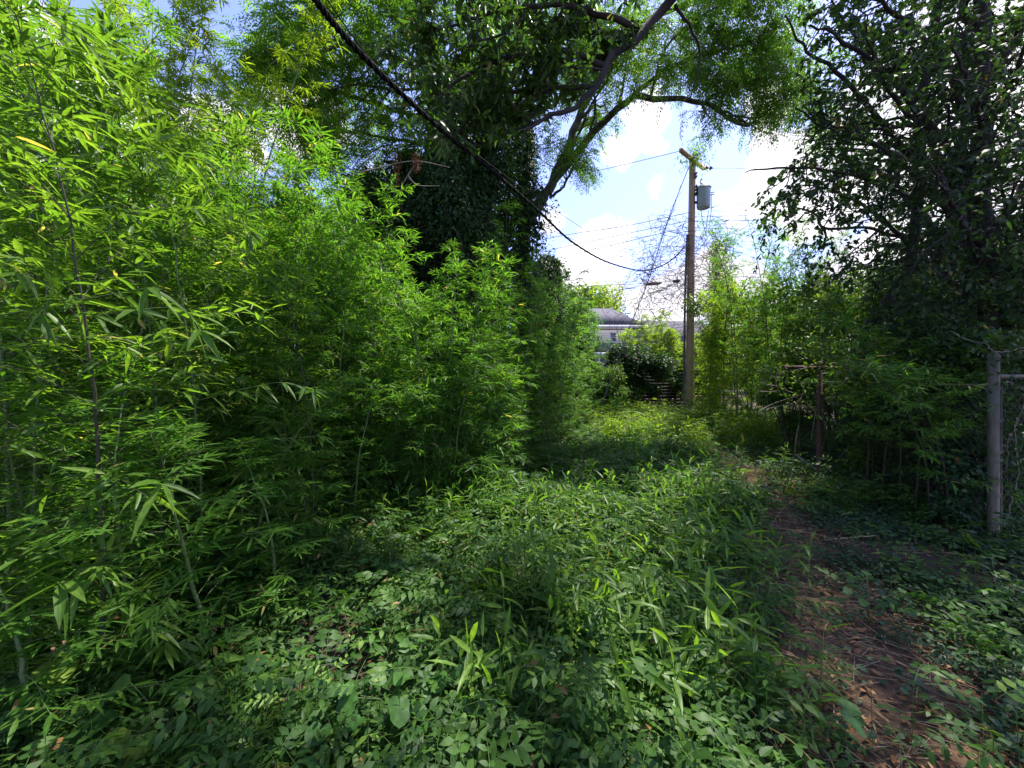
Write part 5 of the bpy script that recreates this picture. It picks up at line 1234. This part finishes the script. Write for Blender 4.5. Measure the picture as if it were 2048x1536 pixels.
def rosette(name, label, base, n, lf, seed, mat, h=.22, sprd=.2, T=HEART, wr=1.0, group="round leaved plants", cat="round leaved plant"):
    t = thing(name, label, cat, base, group); rr = np.random.default_rng(seed); w, g = Geo(), Geo()
    az = rr.uniform(0, 6.28, n); rad = rr.uniform(.04, sprd, n); top = np.stack([np.cos(az) * rad, np.sin(az) * rad, h * rr.uniform(.6, 1.2, n)], 1)
    for k in range(n): tubes(w, crv([(0, 0, 0), top[k] * [.4, .4, .7], top[k]], 6), np.full(6, .0016), 4)
    d = nrm(np.stack([np.cos(az), np.sin(az), rr.uniform(-.5, .1, n)], 1)); s = lf * rr.uniform(.7, 1.2, n)
    leaves(g, T, top, d, UP * 1.2 + rr.normal(size=(n, 3)) * .35 + np.array([0, -.35, 0]), s, s * wr, .12, rr.random(n))
    obj("stalks", w, M['culm'], t, True); obj("foliage", g, mat, t, True)
for i, (px, Y, n, lf, lab, mt) in enumerate([
        (690, 1.72, 5, .085, "round leaved plant with cupped leaves at the bottom, left of centre", 'violet'),
        (800, 1.70, 7, .09, "large round leaved plant with crinkled leaves at the bottom", 'violet'),
        (860, 1.85, 7, .085, "round leaved plant right of the crinkled one", 'violet'),
        (770, 2.0, 6, .075, "smaller round leaved plant behind the crinkled one", 'violet'),
        (560, 1.68, 6, .08, "shaded round leaved plant at the bottom, farther left", 'violet'),
        (780, 2.9, 6, .07, "pale round leaves in the weeds left of the lime crowned shoot", 'violet'),
        (850, 2.6, 5, .07, "round leaves beside the fallen brown leaves", 'violet'),
        (1160, 1.66, 6, .07, "pointed leaved seedling rosette at the bottom edge", 'violet'),
        (1640, 1.62, 7, .10, "round leaved plant at the bottom edge right of the yellow leaf", 'violet'),
        (1740, 2.5, 9, .055, "patch of small round leaves in the middle of the mulch path", 'violet'),
        (1800, 2.35, 8, .055, "patch of small round leaves on the right of the mulch path", 'violet')]):
    rosette("round_leaved_plant", lab, ongr(px, Y), n, lf, 600 + i, M[mt])
# big dull leaves, bottom left
rosette("broad_leaved_plant", "plant with very large dull green leaves in the bottom left corner", ongr(330, 1.62), 6, .20, 650, M['weed'], .30, .22, OVATE, .62, None, "broad leaved plant")
rosette("broad_leaved_plant", "large leaved plant low at the left edge below the bamboo", ongr(120, 1.75), 6, .18, 651, M['weed'], .35, .22, OVATE, .62, None, "broad leaved plant")
rosette("broad_leaved_plant", "plant with ribbed broad leaves in the weeds below the brown leaves", ongr(600, 1.9), 5, .11, 652, M['gcov'], .16, .12, OVATE, .55, None, "broad leaved plant")
rosette("broad_leaved_plant", "sprout of light leaves by the cane at the right edge", ongr(1990, 2.75), 6, .09, 653, M['weed'], .22, .12, OVATE, .35, None, "broad leaved plant")

# seedlings with ferny leaves
def ferny(label, base, H, n, L0, lf, mat, seed, pairs=6):
    global R; keep = R; R = np.random.default_rng(seed)
    t = thing("ferny_seedling", label, "seedling", base, "ferny leaved seedlings"); w, g = Geo(), Geo()
    tubes(w, np.array([(0, 0, 0), (.01, 0, H * .5), (.0, 0, H)]), [.005, .004, .002], 5)
    z = H * np.linspace(.45, 1, n); a = np.arange(n) * 2.4; p = np.stack([z * 0, z * 0, z], 1)
    d = np.stack([np.cos(a), np.sin(a), np.full(n, .25)], 1)
    pinnate(g, p, d, np.tile(UP, (n, 1)), L0 * R.uniform(.8, 1.15, n), pairs, lf, lf * .34, LANCE, .25, R.random(n) * .6 + .2, 65, w)
    obj("stem", w, M['culm'], t); obj("foliage", g, mat, t); R = keep
ferny("tall seedling with bright ferny leaves in front of the thicket", ongr(775, 4.5), CAMH + (HY - 905) / F * 4.5, 9, .42, .085, M['lime'], 71)
ferny("seedling with flat ferny leaves at the far end of the thicket", ongr(1105, 7.4), CAMH + (HY - 800) / F * 7.4, 8, .5, .10, M['shrub'], 72)
ferny("low lime seedling at the bottom, right of the cupped leaves", ongr(655, 1.8), .22, 5, .16, .045, M['lime'], 73, 4)
ferny("lime seedling at the bottom edge left of the crinkled leaves", ongr(575, 1.62), .22, 5, .16, .045, M['lime'], 74, 4)
ferny("low weed with leaflets in pairs beside the dark clump", ongr(1450, 2.5), .2, 6, .2, .05, M['weed'], 75, 4)
ferny("yellowing plant with leaflets in pairs at the edge of the mulch path", ongr(1585, 2.6), .12, 7, .24, .055, M['grass'], 76, 4)
ferny("bushy small leaved weed at the start of the mulch path", ongr(1640, 1.95), .22, 12, .13, .04, M['weed'], 77, 4)

# withered brown frond, yellow leaf, canes
def single_leaf(name, label, p, d, up, L_, W_, mat, T=OVATE, rnd=.5, cat="leaf"):
    g = Geo(); leaves(g, T, np.zeros((1, 3)), np.array([d], float), np.array([up], float), L_, W_, .1, np.array([rnd]))
    o = obj(name, g, mat); o.location = p; tag(o, label, cat); return o
single_leaf("yellow_leaf", "single fallen yellow leaf at the bottom, left of the path", ongr(1450, 1.68) + UP * .05, (1, .25, .1), (.1, -.4, 1), .085, .045, M['yellow'])
single_leaf("fallen_leaf", "fallen pale brown leaf left of the mulch path", ongr(1505, 2.3) + UP * .04, (1, .3, .1), (.1, -.4, 1), .075, .04, M['dead'], rnd=.6)
for lab, px, Y, rr_ in (("withered brown frond among the weeds left of the central tuft", 765, 2.35, 81), ("clump of curled orange brown leaves among the weeds at lower left", 460, 2.25, 82), ("brown withered leaves right of the lime crowned shoot", 1195, 2.9, 83)):
    g = Geo(); keep = R; R = np.random.default_rng(rr_); n = 5
    az = R.uniform(0, 6.28, n); pinnate(g, np.tile([[0, 0, .12]], (n, 1)) + R.normal(size=(n, 3)) * .03, np.stack([np.cos(az), np.sin(az), np.full(n, .5)], 1), np.tile(UP, (n, 1)) + R.normal(size=(n, 3)) * .5, .16, 3, .06, .02, LANCE, .6, R.uniform(.3, .8, n), 50, g)
    R = keep; o = obj("withered_frond", g, M['dead']); o.location = ongr(px, Y); tag(o, lab, "withered frond")
def stick(label, a, b, r0, r1, mat, name="fallen_cane", sag=.0, cat="cane", n=12, seed=0):
    rr = np.random.default_rng(seed); c = a + (b - a) * np.linspace(0, 1, n)[:, None]; c = c + np.cumsum(rr.normal(size=(n, 3)) * .004, 0); c[:, 2] = np.maximum(c[:, 2], gz(c[:, 0], c[:, 1]) + r0)
    g = Geo(); tubes(g, c - a, np.linspace(r0, r1, n), 7, True); o = obj(name, g, mat, smooth=True); o.location = a; tag(o, label, cat)
stick("long dry cane lying at the right edge below the thick fence post", P(1890, 1106, 3.4) , P(2070, 1132, 3.2), .007, .005, M['cane'], seed=1)
stick("thin dry cane lying across the mulch path", ongr(1650, 3.6) + UP * .05, ongr(1760, 3.5) + UP * .08, .005, .004, M['cane'], seed=2)
stick("short broken cane lying right of the mulch path", ongr(1800, 2.9) + UP * .03, ongr(1838, 2.8) + UP * .05, .007, .006, M['cane'], seed=3)
stick("grey weathered branch leaning on the foot of the rusty post", P(1592, 910, 6.9), P(1650, 955, 6.0), .018, .03, M['deadwood'], "fallen_branch", cat="branch", seed=4)
stick("weathered branch lying beyond the rusty post", P(1650, 955, 6.1), ongr(1700, 6.0) + UP * .05, .02, .01, M['deadwood'], "fallen_branch", cat="branch", seed=5)
stick("brown rotting branch lying on the right of the mulch path", ongr(1790, 2.5) + UP * .03, ongr(1905, 2.35) + UP * .03, .014, .009, M['bark'], "fallen_branch", cat="branch", seed=6)
stick("thin brown twig lying in the dark weeds at lower left", ongr(815, 2.1) + UP * .12, ongr(880, 1.95) + UP * .14, .002, .002, M['cane'], "fallen_twig", cat="twig", seed=7)
stick("pale twig lying at the bottom edge right of the yellow leaf", ongr(1520, 1.75) + UP * .03, ongr(1580, 1.58) + UP * .02, .004, .003, M['cane'], "fallen_twig", cat="twig", seed=8)
# bare twigs and seed clusters in the tree gap left of centre
g = Geo(); b0 = P(800, 340, 6.5)
for pts in ([(700, 352, 6.6), (760, 335, 6.5), (830, 322, 6.5), (900, 335, 6.6)], [(830, 330, 6.5), (810, 360, 6.5), (795, 390, 6.5), (760, 405, 6.4)], [(815, 350, 6.5), (835, 370, 6.5), (880, 372, 6.6)], [(740, 340, 6.5), (715, 345, 6.4), (690, 355, 6.4)]):
    tubes(g, crv(lp(pts), 16) - b0, np.linspace(.011, .004, 16), 5)
o = obj("bare_branch", g, M['deadwood'], smooth=True); o.location = b0; tag(o, "bare grey twigs crossing the dark gap above the pointed bamboo clump", "branch")
for px, lab in ((793, "rust brown hanging seed cluster left of its twin, above the pointed clump"), (832, "rust brown hanging seed cluster nearest the long hanging leaves")):
    g = Geo(); n = 220; z = -R.random(n) * (.55 if px < 800 else .3); p = np.stack([R.normal(size=n) * .035, R.normal(size=n) * .035, z], 1)
    leaves(g, DIAM, p, nrm(R.normal(size=(n, 3)) - UP), R.normal(size=(n, 3)), .045, .016, .1, R.random(n) * .4)
    o = obj("seed_cluster", g, M['dead']); o.location = P(px, 306, 6.5); tag(o, lab, "seed cluster")
